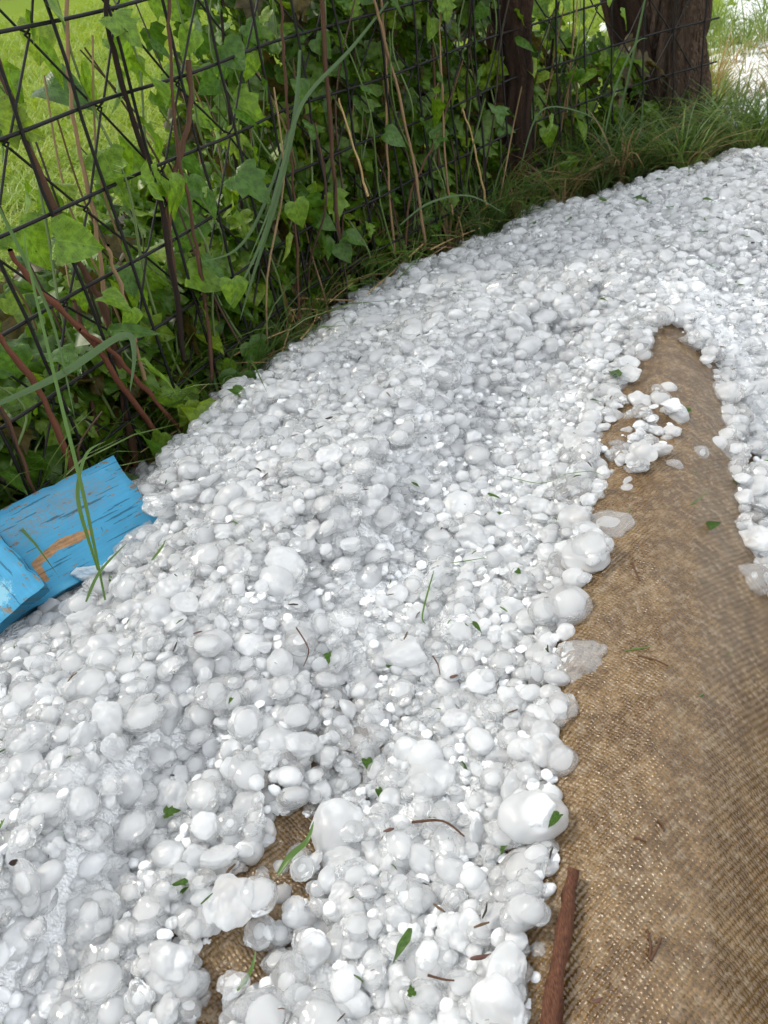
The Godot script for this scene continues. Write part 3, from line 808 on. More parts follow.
func grasses():
	for g in LONG_GRASS:
		var pts := curve(g[2], 7)
		var base: Vector3 = g[2][0]
		for i in pts.size(): pts[i] -= base
		var words: String = {"tall": "tall green grass blade rising from the hail beside the blue board", "droop": "broad wet grass leaf drooping over the wire fence", "arch": "thin grass leaf arching over the fence foot", "blade": "narrow upright grass blade growing through the wire fence"}[g[0]]
		var o := piece("wild_grass", blade_mesh(pts, g[1] * (0.7 if g[0] == "tall" else 1.15), Color(1, 1, 1), (EYE - base).normalized() + Vector3(0.1, 0.5, 0)), M.blade if g[0] != "tall" else M.blade_bright, self, Transform3D(Basis(), base))
		tag(o, words, "grass blade", {"tall": "blades standing in the hail", "droop": "leaves drooping over the fence", "arch": "arching grass leaves", "blade": "upright grass blades"}[g[0]])
	# verge grass along the fence foot
	var long_tuft := tuft(5, 16, 0.24, 0.006, 0.05, 0.9)
	var xf := []; var cols := []
	for k in 400:
		var s := rng.randf_range(0.4, 3.7)
		var p: float = smoothstep(1.9, 2.9, s)
		if rng.randf() > 0.15 + 0.85 * p: continue
		var off := rng.randf_range(-0.12, 0.05 + 0.16 * p + 0.22 * smoothstep(2.8, 3.4, s))
		var at := fence_at(s, -0.015, off)
		xf.append(Transform3D(Basis(Vector3.UP, rng.randf() * TAU).scaled(Vector3.ONE * rng.randf_range(0.4, 1.3)), at))
		cols.append(Color(0.26, 0.18, 0.08) if rng.randf() < 0.15 else Color(0.045, 0.10, 0.018).lerp(Color(0.15, 0.24, 0.04), rng.randf()))
	for k in 26:
		var x := rng.randf_range(1.5, 2.6)
		xf.append(Transform3D(Basis(Vector3.UP, rng.randf() * TAU).scaled(Vector3.ONE * rng.randf_range(0.3, 0.8)), Vector3(x, -0.015, -3.42 + 0.18 * rng.randfn())))
		cols.append(Color(0.10, 0.18, 0.03).lerp(Color(0.22, 0.22, 0.06), rng.randf()))
	instanced("verge_grass", "long dark green grass along the foot of the wire fence", "grass", long_tuft, M.leaf_copy, xf, cols)
	# lawn beyond the fence
	var short_tuft := tuft(8, 14, 0.075, 0.005, 0.045, 0.8)
	xf = []; cols = []
	for k in 32000:
		var d := 0.3 * exp(rng.randf() * 4.5)
		var s := rng.randf_range(-0.3, 3.9)
		var q := fence_at(clampf(s, 0, 3.7), 0, 0)
		var dir := Vector3(q.x - EYE.x, 0, q.z - EYE.z).normalized()
		var p := q + dir * d
		if fence_q(p.x, p.z) > -0.2 and p.x < 1.6: continue
		var v := pix(Vector3(p.x, 0, p.z))
		if v.x < -200 or v.x > 900: continue
		if p.x > 1.3 and rng.randf() < 0.75: continue
		xf.append(Transform3D(Basis(Vector3.UP, rng.randf() * TAU).scaled(Vector3.ONE * rng.randf_range(0.7, 1.2) * (1.0 + d * 0.13)), Vector3(p.x, -0.01, p.z)))
		var tone := clampf(0.5 + 0.5 * nz2.get_noise_2d(p.x * 0.9, p.z * 0.9) + 0.25 * rng.randfn(), 0, 1)
		cols.append(Color(0.19, 0.31, 0.016).lerp(Color(0.34, 0.42, 0.035), tone))
	instanced("lawn_grass", "short bright green lawn grass beyond the wire fence", "grass", short_tuft, M.leaf_copy, xf, cols)
	# yellowed rank grass past the end of the fence
	var rank := tuft(12, 22, 0.30, 0.007, 0.09, 0.7)
	xf = []; cols = []
	for k in 260:
		var x := rng.randf_range(1.45, 3.6); var z := rng.randf_range(-6.0, -3.35)
		if fence_q(x, z) - 0.12 > 0.25 and x < 1.62: continue
		if x - 1.4 < (-3.3 - z) * 0.15: continue
		xf.append(Transform3D(Basis(Vector3.UP, rng.randf() * TAU).scaled(Vector3.ONE * rng.randf_range(0.4, 1.0)), Vector3(x, -0.015, z)))
		cols.append(Color(0.28, 0.19, 0.06) if z < -3.75 and z > -4.6 and rng.randf() < 0.7 else Color(0.13, 0.22, 0.035).lerp(Color(0.20, 0.24, 0.05), rng.randf()))
	instanced("rank_grass", "yellow and brown long grass past the end of the fence", "grass", rank, M.leaf_copy, xf, cols)

func far_hail():
	var xf := []; var cols := []
	for k in 4200:
		var patch: Array = [[1.55, -4.05, 0.5, 0.45], [2.5, -5.0, 0.55, 0.9], [2.05, -4.3, 0.16, 0.5], [1.0, -3.75, 0.45, 0.28], [3.2, -6.2, 0.8, 0.8], [0.72, -3.12, 0.1, 0.06]][rng.randi() % 6]
		var x: float = patch[0] + patch[2] * rng.randfn() * 0.6
		var z: float = patch[1] + patch[3] * rng.randfn() * 0.6
		if fence_q(x, z) > -0.03 and x < 1.62: continue
		if Vector2(x - 1.42, z + 3.68).length() < 0.24: continue
		var r := rng.randf_range(0.012, 0.032)
		xf.append(Transform3D(any_turn(0.5).scaled(Vector3.ONE * r), Vector3(x, -0.012 + r * 0.5 + 0.02 * rng.randf(), z)))
		cols.append(Color(0.93, 0.94, 0.94))
	instanced("scattered_hail", "white hailstones strewn over the grass beyond the wire fence", "hail", stone_shape("lumpy", 52, 2).commit(), M.far_ice, xf, cols)

# ---------------------------------------------------------------- bits lying on the hail and the mat
const BIG_STONES := [
	[-0.005, -0.701, 0.0263, "round", "white"], [0.051, -0.835, 0.0221, "egg", "white"], [-0.020, -0.651, 0.0240, "lumpy", "frost"], [0.087, -0.797, 0.0228, "disc", "white"],
	[0.066, -0.707, 0.0214, "egg", "white"], [-0.049, -0.679, 0.0197, "disc", "clear"], [0.358, -1.071, 0.0422, "disc", "frost"], [0.225, -0.793, 0.0392, "knobbly", "frost"],
	[0.238, -0.896, 0.0349, "round", "frost"], [0.306, -0.996, 0.0326, "lumpy", "frost"], [0.379, -1.274, 0.0310, "disc", "white"], [0.174, -0.719, 0.0295, "lumpy", "clear"],
	[0.156, -0.640, 0.0241, "round", "clear"], [0.110, -0.561, 0.0245, "shard", "white"], [0.064, -0.458, 0.0314, "cluster", "clear"], [0.020, -0.456, 0.0182, "disc", "clear"],
	[-0.040, -0.443, 0.0160, "egg", "white"], [-0.099, -0.442, 0.0180, "disc", "clear"], [-0.044, -0.516, 0.0246, "lumpy", "frost"], [-0.154, -0.404, 0.0346, "lumpy", "frost"],
	[-0.218, -0.542, 0.0263, "round", "clear"], [-0.220, -0.513, 0.0213, "disc", "clear"], [-0.312, -0.482, 0.0394, "lumpy", "frost"], [-0.408, -0.553, 0.0500, "lumpy", "frost"],
	[-0.395, -1.288, 0.0438, "lumpy", "white"], [-0.344, -1.298, 0.0366, "lumpy", "frost"], [-0.430, -1.185, 0.0410, "lumpy", "frost"], [-0.515, -1.090, 0.0400, "lumpy", "frost"],
	[-0.432, -1.094, 0.0425, "lumpy", "white"], [0.556, -0.983, 0.0385, "lumpy", "white"], [0.700, -1.247, 0.0305, "disc", "frost"], [0.461, -1.217, 0.0300, "cluster", "frost"],
	[0.512, -1.202, 0.0193, "disc", "frost"], [0.573, -1.417, 0.0235, "round", "frost"], [0.535, -1.423, 0.0256, "lumpy", "white"], [0.445, -1.251, 0.0216, "shard", "frost"],
	[0.609, -1.469, 0.0181, "round", "white"], [-0.222, -1.802, 0.0209, "round", "white"], [-0.272, -1.750, 0.0341, "egg", "frost"], [-0.178, -0.696, 0.0187, "egg", "white"],
	[-0.179, -0.601, 0.0231, "disc", "clear"], [-0.345, -1.050, 0.0398, "lumpy", "frost"], [-0.441, -0.860, 0.0492, "lumpy", "frost"], [-0.275, -0.838, 0.0415, "disc", "frost"],
	[-0.360, -0.787, 0.0427, "lumpy", "frost"], [-0.506, -0.771, 0.0461, "lumpy", "frost"], [-0.228, -0.926, 0.0367, "disc", "white"], [0.070, -0.639, 0.0179, "round", "clear"],
	[0.204, -0.894, 0.0245, "round", "clear"], [0.192, -0.992, 0.0230, "lumpy", "frost"], [0.125, -0.832, 0.0234, "disc", "clear"], [0.005, -0.611, 0.0198, "disc", "clear"],
	[0.022, -0.517, 0.0161, "round", "white"], [-0.108, -0.614, 0.0175, "disc", "clear"], [-0.164, -0.497, 0.0105, "round", "white"], [-0.141, -0.526, 0.0097, "round", "clear"],
	[0.025, -0.386, 0.0160, "egg", "white"], [-0.023, -0.381, 0.0188, "disc", "frost"], [0.584, -1.254, 0.0180, "round", "frost"], [0.651, -1.323, 0.0206, "egg", "white"],
]
const SCRAPS := [
	[-0.272, -1.667, 0.0440, "leaf"], [0.984, -2.155, 0.0428, "leaf"], [1.074, -2.399, 0.0350, "leaf"], [0.994, -2.443, 0.0296, "leaf"], [0.847, -2.623, 0.0313, "leaf"],
	[0.928, -2.555, 0.0613, "dark"], [0.517, -1.487, 0.0809, "dark"], [0.189, -1.239, 0.0321, "leaf"], [0.060, -1.274, 0.0182, "leaf"], [-0.081, -0.713, 0.0178, "leaf"],
	[-0.032, -0.865, 0.0142, "leaf"], [-0.071, -0.667, 0.0147, "leaf"], [-0.051, -0.472, 0.0372, "dark"], [-0.337, -0.674, 0.0197, "leaf"], [-0.300, -0.569, 0.0203, "leaf"],
	[-0.221, -0.565, 0.0203, "leaf"], [-0.444, -0.637, 0.0119, "leaf"], [0.097, -0.898, 0.0203, "leaf"], [0.188, -1.006, 0.0124, "leaf"], [-0.249, -0.813, 0.0109, "leaf"],
	[0.186, -0.826, 0.0138, "leaf"], [-0.060, -0.406, 0.0116, "leaf"], [0.063, -0.533, 0.0153, "leaf"], [0.129, -0.551, 0.0200, "leaf"], [0.609, -1.362, 0.0266, "leaf"],
	[-0.476, -0.589, 0.0161, "black"], [0.014, -0.428, 0.0198, "bark"], [0.053, -0.816, 0.0219, "bark"], [1.008, -1.936, 0.0345, "black"], [1.089, -2.117, 0.0264, "black"],
	[-0.297, -0.923, 0.0118, "bark"], [-0.043, -2.181, 0.0216, "black"], [-0.071, -1.468, 0.0160, "black"], [0.110, -0.366, 0.0279, "bark"],
	[-0.064, -0.592, 0.0138, "bark"], [-0.230, -0.482, 0.0230, "leaf"], [0.229, -0.530, 0.0065, "bark"],
]
const LYING := [
	[0.0090, "green", [Vector2(-0.197, -0.570), Vector2(-0.180, -0.587), Vector2(-0.162, -0.607), Vector2(-0.151, -0.626)]],
	[0.0030, "green", [Vector2(0.090, -1.061), Vector2(0.118, -1.060), Vector2(0.150, -1.058)]],
	[0.0025, "green", [Vector2(0.230, -1.258), Vector2(0.279, -1.207), Vector2(0.322, -1.202)]],
	[0.0100, "green", [Vector2(-0.514, -0.573), Vector2(-0.506, -0.602), Vector2(-0.498, -0.645)]],
	[0.0030, "brown", [Vector2(-0.035, -0.601), Vector2(0.001, -0.593), Vector2(0.022, -0.568)]],
	[0.0030, "brown", [Vector2(0.356, -0.963), Vector2(0.354, -0.939), Vector2(0.353, -0.920)]],
	[0.0030, "green", [Vector2(0.286, -0.790), Vector2(0.306, -0.789), Vector2(0.325, -0.788)]],
	[0.0025, "brown", [Vector2(0.298, -0.775), Vector2(0.317, -0.763), Vector2(0.329, -0.749)]],
	[0.0025, "brown", [Vector2(0.202, -0.519), Vector2(0.207, -0.516), Vector2(0.213, -0.512)]],
	[0.0025, "brown", [Vector2(0.234, -0.535), Vector2(0.237, -0.530), Vector2(0.236, -0.522)]],
	[0.0030, "brown", [Vector2(0.172, -0.393), Vector2(0.178, -0.406), Vector2(0.180, -0.421)]],
	[0.0030, "brown", [Vector2(0.172, -0.391), Vector2(0.181, -0.400), Vector2(0.191, -0.411)]],
	[0.0030, "green", [Vector2(0.886, -2.035), Vector2(0.923, -1.998), Vector2(0.969, -1.958)]],
	[0.0025, "green", [Vector2(0.314, -1.205), Vector2(0.364, -1.194), Vector2(0.387, -1.180)]],
	[0.0060, "green", [Vector2(-0.392, -1.133), Vector2(-0.380, -1.154), Vector2(-0.372, -1.180)]],
	[0.0050, "green", [Vector2(-0.238, -0.445), Vector2(-0.228, -0.469), Vector2(-0.223, -0.491)]],
	[0.0030, "green", [Vector2(0.061, -1.038), Vector2(0.029, -0.950), Vector2(0.031, -0.922)]],
	[0.0020, "brown", [Vector2(-0.155, -0.912), Vector2(-0.141, -0.877), Vector2(-0.149, -0.845)]],
	[0.0020, "brown", [Vector2(0.031, -0.862), Vector2(0.035, -0.837), Vector2(0.035, -0.821)]],
	[0.0025, "green", [Vector2(0.497, -1.087), Vector2(0.520, -1.103), Vector2(0.546, -1.131)]],
	[0.0025, "brown", [Vector2(-0.042, -0.419), Vector2(-0.028, -0.414), Vector2(-0.017, -0.408)]],
]

func top_y(x: float, z: float) -> float:
	var y := bed_y(x, z)
	var cx := int(floor(x / CELL))
	var cz := int(floor(z / CELL))
	for i in range(cx - 1, cx + 2):
		for j in range(cz - 1, cz + 2):
			for n in cells.get(Vector2i(i, j), []):
				var o: Vector3 = stones[n][0]
				var r: float = stones[n][1]
				var d2 := (o.x - x) * (o.x - x) + (o.z - z) * (o.z - z)
				if d2 < r * r: y = maxf(y, o.y + sqrt(r * r - d2) * 0.75)
	return y

func litter():
	rng.seed = 77
	var bits := []
	for i in 4: bits.append(leaf_mesh(["heart", "lance", "lobed", "heart"][i], 90 + i))
	var clod := stone_shape("shard", 71, 1).commit()
	var clod2 := stone_shape("shard", 74, 1).commit()
	for c in SCRAPS:
		var p := Vector3(c[0], top_y(c[0], c[1]) + 0.003, c[1])
		var turn := any_turn(0.35) * Basis(Vector3.RIGHT, -PI / 2)
		if c[3] == "black" or c[3] == "bark":
			var o := piece("bark_crumb", [clod, clod2][rng.randi() % 2], M.cane_dark if c[3] == "black" else M.crumb, self, Transform3D(any_turn(0.5).scaled(Vector3(0.5, 0.16, 0.22) * minf(c[2], 0.018)), p))
			tag(o, "small %s lying on the %s" % ["black crumb of rotten leaf" if c[3] == "black" else "reddish brown crumb of bark", "mat" if cover(c[0], c[1]) < -0.01 else "hailstones"], "crumb", "dark crumbs on the hail")
		else:
			var o := piece("leaf_scrap", bits[rng.randi() % 4], M.leaf_mid if c[3] == "leaf" else M.cane_straw if c[3] == "straw" else M.leaf_dark, self, Transform3D(turn * Basis().scaled(Vector3(rng.randf_range(0.45, 0.9), 1.0, 1.0) * c[2] * 0.95), p + Vector3(0, -0.002 if c[2] < 0.03 else 0.010, 0)))
			tag(o, "torn %s leaf lying on the hailstones" % {"leaf": "light green", "straw": "dry yellow", "dark": "dark green"}[c[3]], "leaf", "torn leaves on the hail")
	for k in 60:
		var z := -0.4 - 2.4 * rng.randf()
		var x := rng.randf_range(-0.6, 1.4)
		var v := pix(Vector3(x, 0.06, z))
		if v.x < 5 or v.x > 760 or v.y > 1015 or fence_q(x, z) < verge(x) + 0.05: continue
		var dark := rng.randf() < 0.35
		var turn := any_turn(0.5) * Basis(Vector3.RIGHT, -PI / 2)
		var o := piece("leaf_scrap", bits[rng.randi() % 4], M.leaf_dark if dark else M.leaf_mid, self, Transform3D(turn * Basis().scaled(Vector3(rng.randf_range(0.3, 0.8), 1.0, 1.0) * rng.randf_range(0.010, 0.022)), Vector3(x, top_y(x, z) + 0.001, z)))
		tag(o, "small torn %s leaf shred %s" % ["dark green" if dark else "light green", "on the bare mat" if cover(x, z) < -0.01 else place_words(Vector3(x, 0, z)).replace("on the mound", "on the hail mound")], "leaf", "small leaf shreds")
	for l in LYING:
		var ctrl := []
		for q in l[2]: ctrl.append(Vector3(q.x, top_y(q.x, q.y) + 0.004, q.y))
		var base: Vector3 = ctrl[0]
		var hi := 0.0
		for c in ctrl: hi = maxf(hi, c.y)
		for i in ctrl.size(): ctrl[i] = Vector3(ctrl[i].x, lerpf(ctrl[i].y, hi, 0.6), ctrl[i].z) - base
		var pts := curve(ctrl, 5)
		if l[1] == "green":
			tag(piece("grass_cutting", blade_mesh(pts, l[0], Color.WHITE, Vector3.UP), M.blade_bright, self, Transform3D(Basis(), base)), "cut green grass blade lying loose on the hail", "grass blade", "loose grass blades on the hail")
		else:
			var s := st(); tube(s, pts, taper(pts.size(), l[0] * 0.6, l[0] * 0.35), 5)
			tag(piece("twig", s.commit(), M.cane_brown, self, Transform3D(Basis(), base)), "thin brown twig lying on the wet ground cover", "twig", "thin twigs lying about")
	# the thick stick at the drift's edge
	var a := Vector3(0.098, 0, -0.505); var b := Vector3(0.062, 0, -0.345)
	a = Vector3(0.125, 0, -0.49)
	var ctrl := []
	for i in 6:
		var p := a.lerp(b, i / 5.0)
		ctrl.append(Vector3(p.x, base_y(p.x, p.z) + 0.011, p.z))
	var base: Vector3 = ctrl[0]
	for i in 6: ctrl[i] -= base
	var s := st(); tube(s, curve(ctrl, 6), taper(31, 0.0065, 0.0095), 8, Color.WHITE, 0.45)
	tag(piece("stick", s.commit(), M.stick, self, Transform3D(Basis(), base)), "dark reddish brown stick lying on the mat at the hail's edge", "stick")
	# fine chaff
	var chip := st(); tube(chip, PackedVector3Array([Vector3(-0.5, 0, 0), Vector3(0, 0.06, 0.04), Vector3(0.5, 0, 0)]), PackedFloat32Array([0.06, 0.1, 0.05]), 4)
	var xf := []; var cols := []
	for k in 1000:
		var z := -0.3 - 2.9 * rng.randf()
		var x := rng.randf_range(-0.7, 1.9)
		var v := pix(Vector3(x, 0.05, z))
		if v.x < -20 or v.x > 790 or fence_q(x, z) < verge(x): continue
		xf.append(Transform3D(any_turn(0.4).scaled(Vector3.ONE * 0.0035 * exp(rng.randf() * 1.7)), Vector3(x, top_y(x, z) + 0.001, z)))
		cols.append([Color(0.025, 0.017, 0.012), Color(0.08, 0.15, 0.02), Color(0.10, 0.06, 0.03), Color(0.05, 0.09, 0.02)][rng.randi() % 4])
	instanced("chaff", "tiny dark and green plant bits peppered over the hail", "chaff", chip.commit(), M.stalk_copy, xf, cols)

# ---------------------------------------------------------------- hailstones
func ico(sub: int) -> Array:
	var t := (1.0 + sqrt(5.0)) / 2.0
	var v: Array[Vector3] = []
	for p in [Vector3(-1, t, 0), Vector3(1, t, 0), Vector3(-1, -t, 0), Vector3(1, -t, 0), Vector3(0, -1, t), Vector3(0, 1, t), Vector3(0, -1, -t), Vector3(0, 1, -t), Vector3(t, 0, -1), Vector3(t, 0, 1), Vector3(-t, 0, -1), Vector3(-t, 0, 1)]:
		v.append(p.normalized())
	var f := [0,11,5, 0,5,1, 0,1,7, 0,7,10, 0,10,11, 1,5,9, 5,11,4, 11,10,2, 10,7,6, 7,1,8, 3,9,4, 3,4,2, 3,2,6, 3,6,8, 3,8,9, 4,9,5, 2,4,11, 6,2,10, 8,6,7, 9,8,1]
	for s in sub:
		var mid := {}
		var g := []
		for i in range(0, f.size(), 3):
			var m := []
			for e in [[f[i], f[i + 1]], [f[i + 1], f[i + 2]], [f[i + 2], f[i]]]:
				var key := Vector2i(mini(e[0], e[1]), maxi(e[0], e[1]))
				if not mid.has(key):
					mid[key] = v.size(); v.append(((v[e[0]] + v[e[1]]) / 2.0).normalized())
				m.append(mid[key])
			g.append_array([f[i], m[0], m[2], f[i + 1], m[1], m[0], f[i + 2], m[2], m[1], m[0], m[1], m[2]])
		f = g
	return [v, f]

func stone_shape(kind: String, sd: int, sub: int, s: SurfaceTool = null, scale_ := 1.0) -> SurfaceTool:
	var r := RandomNumberGenerator.new(); r.seed = sd * 77 + 5
	var sph := ico(sub)
	var off := Vector3(r.randf() * 50, r.randf() * 50, r.randf() * 50)
	var planes := []
	for i in 9: planes.append([Vector3(r.randfn(), r.randfn(), r.randfn()).normalized(), r.randf_range(0.55, 0.85)])
	var lobes := []
	for i in r.randi_range(7, 12): lobes.append([Vector3(r.randfn(), r.randfn() * 0.8, r.randfn()).normalized() * r.randf_range(0.3, 0.68), r.randf_range(0.3, 0.52)])
	if s == null: s = st()
	for d in sph[0]:
		var dir: Vector3 = d
		var k := 1.0
		var p: Vector3
		match kind:
			"round": p = dir * Vector3(1.0, 0.8, 1.0) * (1.0 + 0.08 * nz.get_noise_3dv(dir * 0.9 + off) + 0.015 * nz.get_noise_3dv(dir * 3.0 + off))
			"egg": p = dir * (1.0 + 0.12 * dir.x + 0.08 * nz.get_noise_3dv(dir * 1.2 + off)) * Vector3(1.12, 0.62, 0.86)
			"disc":
				p = dir * (1.0 + 0.10 * nz.get_noise_3dv(dir * 1.3 + off))
				p.y *= 0.34 + 0.14 * exp(-pow(Vector2(dir.x, dir.z).length() / 0.5, 2))
			"lumpy": p = dir * (0.94 + 0.22 * nz.get_noise_3dv(dir * 1.0 + off) + 0.045 * nz.get_noise_3dv(dir * 2.6 + off)) * Vector3(1.12, 0.58, 0.92)
			"knobbly":
				var n := 1.0 - absf(nz.get_noise_3dv(dir * 1.7 + off)) * 1.4
				p = dir * (0.86 + 0.13 * n + 0.14 * nz.get_noise_3dv(dir * 1.0 + off)) * Vector3(1.1, 0.55, 1.0)
			"shard":
				k = 1.15
				for pl in planes:
					var c: float = dir.dot(pl[0])
					if c > 0.05: k = minf(k, pl[1] / c)
				p = dir * (k + 0.05 * nz.get_noise_3dv(dir * 2.5 + off)) * Vector3(1.2, 0.55, 0.85)
			_:
				k = 0.45
				for lo in lobes:
					var cen: Vector3 = lo[0]
					var b := dir.dot(cen)
					var disc: float = b * b - cen.length_squared() + lo[1] * lo[1]
					if disc > 0: k = maxf(k, b + sqrt(disc))
				p = dir * (k + 0.03 * nz.get_noise_3dv(dir * 3.0 + off)) * Vector3(1.05, 0.85, 1.0)
		if sub > 3: p *= 1.0 + 0.016 * nz.get_noise_3dv(dir * 6.0 + off) + 0.009 * nz.get_noise_3dv(dir * 13.0 + off)
		s.add_vertex(p * scale_)
	for i in range(0, sph[1].size(), 3):
		for kk in [sph[1][i], sph[1][i + 2], sph[1][i + 1]]: s.add_index(kk)
	s.generate_normals()
	return s

var stones := []            # [position, radius, kind index, material name, basis]
var cells := {}
const CELL := 0.06
const KINDS := ["round", "egg", "egg", "disc", "disc", "disc", "lumpy", "lumpy", "lumpy", "knobbly", "shard", "shard", "shard", "shard", "cluster", "egg", "disc"]

func bed_y(x: float, z: float) -> float:
	var d := drift(x, z)
	return base_y(x, z) + (d - 0.006 if d > 0.006 else -0.004)

func rest_y(x: float, z: float, r: float) -> float:
	var y := bed_y(x, z) + r * 0.16
	var cx := int(floor(x / CELL))
	var cz := int(floor(z / CELL))
	for i in range(cx - 1, cx + 2):
		for j in range(cz - 1, cz + 2):
			for n in cells.get(Vector2i(i, j), []):
				var o: Vector3 = stones[n][0]
				var reach: float = (r + stones[n][1]) * 0.64
				var d2 := (o.x - x) * (o.x - x) + (o.z - z) * (o.z - z)
				if d2 < reach * reach: y = maxf(y, o.y + sqrt(reach * reach - d2) * 0.52)
	return y

func put_stone(p: Vector3, r: float, kind: int, m: String, b: Basis):
	var key := Vector2i(int(floor(p.x / CELL)), int(floor(p.z / CELL)))
	if not cells.has(key): cells[key] = []
	cells[key].append(stones.size())
	stones.append([p, r, kind, m, b])

func under_board(x: float, z: float) -> bool:
	var p := Vector2(x + 0.479, z + 1.403)
	var l := p.dot(Vector2(-0.825, 0.566)); var c := p.dot(Vector2(0.566, 0.825))
	if l > -0.01 and c > -0.03 and c < 0.15 + 0.02 * nz.get_noise_1d(l * 20.0): return true
	p = Vector2(x + 0.557, z + 1.099)
	return p.dot(Vector2(-0.60, -0.80)) > -0.02 and p.dot(Vector2(-0.80, 0.60)) > 0.01 and p.dot(Vector2(-0.80, 0.60)) < 0.17

func near_stick(x: float, z: float) -> float:
	var a := Vector2(0.125, -0.49)
	var d := Vector2(0.062, -0.345) - a
	var k := clampf((Vector2(x, z) - a).dot(d) / d.length_squared(), 0.0, 1.0)
	return Vector2(x, z).distance_to(a + d * k)

func any_turn(tilt: float) -> Basis:
	return Basis(Vector3(rng.randfn(), 0, rng.randfn()).normalized(), rng.randfn() * tilt) * Basis(Vector3.UP, rng.randf() * TAU)

func hail():
	# icy bed under the loose stones
	var xs := span(-1.0, 3.0, 0.03)
	var zs := span(-3.75, -0.25, 0.03)
	var bh := func(x, z):
		var d := drift(x, z)
		return Vector3(x, base_y(x, z) + (d - 0.004 + 0.004 * nz.get_noise_2d(x * 40, z * 40) if d > 0.012 else -0.03), z)
	var o := piece("hail_bed", grid_mesh(xs, zs, bh, func(p): return Color.WHITE, func(x, z): return Vector2(x, z)), M.bed, self)
	tag(o, "packed white hail beneath the loose hailstones of the drift", "hail", "", "stuff")
	# loose stones, dropped one after another
	rng.seed = 5
	var t0 := Time.get_ticks_msec()
	for n in 66000:
		var z := -0.3 - 3.3 * pow(rng.randf(), 1.15)
		var x := rng.randf_range(-0.95, 2.6)
		var v := pix(Vector3(x, 0.03, z))
		if v.z < 0.2 or v.x < -120 or v.x > 900 or v.y > 1130: continue
		var q := fence_q(x, z) - verge(x) + 0.02 * nz.get_noise_2d(x * 9.0, z * 9.0)
		if q < -0.03 or under_board(x, z): continue
		var sd := cover(x, z)
		if sd < -0.004 and rng.randf() > (0.10 if x < 0.0 else 0.05 * smoothstep(-0.03, 0.0, sd)): continue
		var mound := smoothstep(0.1, 0.25, q) * (1.0 - smoothstep(0.5, 0.7, q))
		var r := clampf((0.0108 + 0.003 * mound) * exp(0.44 * rng.randfn()), 0.0045, 0.03)
		if sd < 0.07: r = clampf(r * 1.2, 0.005, 0.038)
		var best := Vector3(x, rest_y(x, z, r), z)
		var room := drift(x, z)
		for k in 3:
			var x2 := x + rng.randf_range(-1, 1) * 0.03
			var z2 := z + rng.randf_range(-1, 1) * 0.03
			if cover(x2, z2) < -0.004: continue
			var y2 := rest_y(x2, z2, r)
			if y2 < best.y: best = Vector3(x2, y2, z2)
		if best.y > base_y(best.x, best.z) + maxf(room, 0.012) + 0.006 + r * 0.2: continue
		var kind := rng.randi() % KINDS.size()
		if r > 0.019: kind = 1 + rng.randi() % 16
		var milky := clampf(0.50 + 0.3 * mound + 0.6 * nz.get_noise_2d(x * 2.2 + 31.0, z * 2.2), 0.15, 0.95)
		var roll := rng.randf()
		var m := "white" if roll < milky * 0.26 else "frost" if roll < milky * 0.26 + 0.42 else "clear"
		if r > 0.015: m = "clear" if roll > 0.32 else "frost" if roll > 0.12 or r > 0.019 else "white"
		if uw(best.x, best.z).x < 0.75 and best.x > 0.0 and cover(best.x, best.z) < -0.012: continue
		if near_stick(best.x, best.z) < r * 1.1 + 0.012: continue
		if m == "white" and KINDS[kind] in ["shard", "knobbly", "cluster"]: kind = rng.randi() % 3
		put_stone(best, r, kind, m, any_turn(0.38))
	for k in 70:
		var a := rng.randf()
		var x := lerpf(0.43, 0.60, a) + rng.randfn() * 0.028
		var z := lerpf(-1.20, -1.44, a) + rng.randfn() * 0.03
		if uw(x, z).y > 0.06: continue
		var r := clampf(0.011 * exp(0.4 * rng.randfn()), 0.005, 0.024)
		put_stone(Vector3(x, rest_y(x, z, r), z), r, rng.randi() % KINDS.size(), ["white", "frost", "clear"][rng.randi() % 3], any_turn(0.3))
	for b in BIG_STONES:
		var kinds := []
		for i in KINDS.size():
			if KINDS[i] == b[3]: kinds.append(i)
		if b[0] < 0.2: b = [b[0], b[1], b[2] * (0.7 if b[2] > 0.036 else 0.88), b[3], b[4]]
		if (b[4] == "frost" and rng.randf() < 0.75) or (b[4] == "white" and b[2] > 0.027): b = [b[0], b[1], b[2], b[3], "clear"]
		var y: float = rest_y(b[0], b[1], b[2] * 0.8) - b[2] * 0.22
		put_stone(Vector3(b[0], y, b[1]), b[2], kinds[rng.randi() % kinds.size()], b[4], any_turn(0.2))
	print("stones ", stones.size(), " ", Time.get_ticks_msec() - t0)
	# meshes
	var shells := []
	for i in KINDS.size(): shells.append(stone_shape(KINDS[i], i, 3).commit())
	var core_mesh := stone_shape("round", 40, 2).commit()
	var fine := []
	for i in KINDS.size(): fine.append(stone_shape(KINDS[i], i, 4).commit())
	# the ones that show largest are things, the rest one heap
	var order := []
	for i in stones.size():
		var s = stones[i]
		var v := pix(s[0])
		if v.x > -5 and v.x < 773 and v.y > 100 and v.y < 1029: order.append([s[1] / v.z, i])
	order.sort_custom(func(a, b): return a[0] > b[0])
	var chosen := {}
	for e in order:
		if chosen.size() >= 300: break
		if open_to_view(e[1]): chosen[e[1]] = true
	var buckets := {}
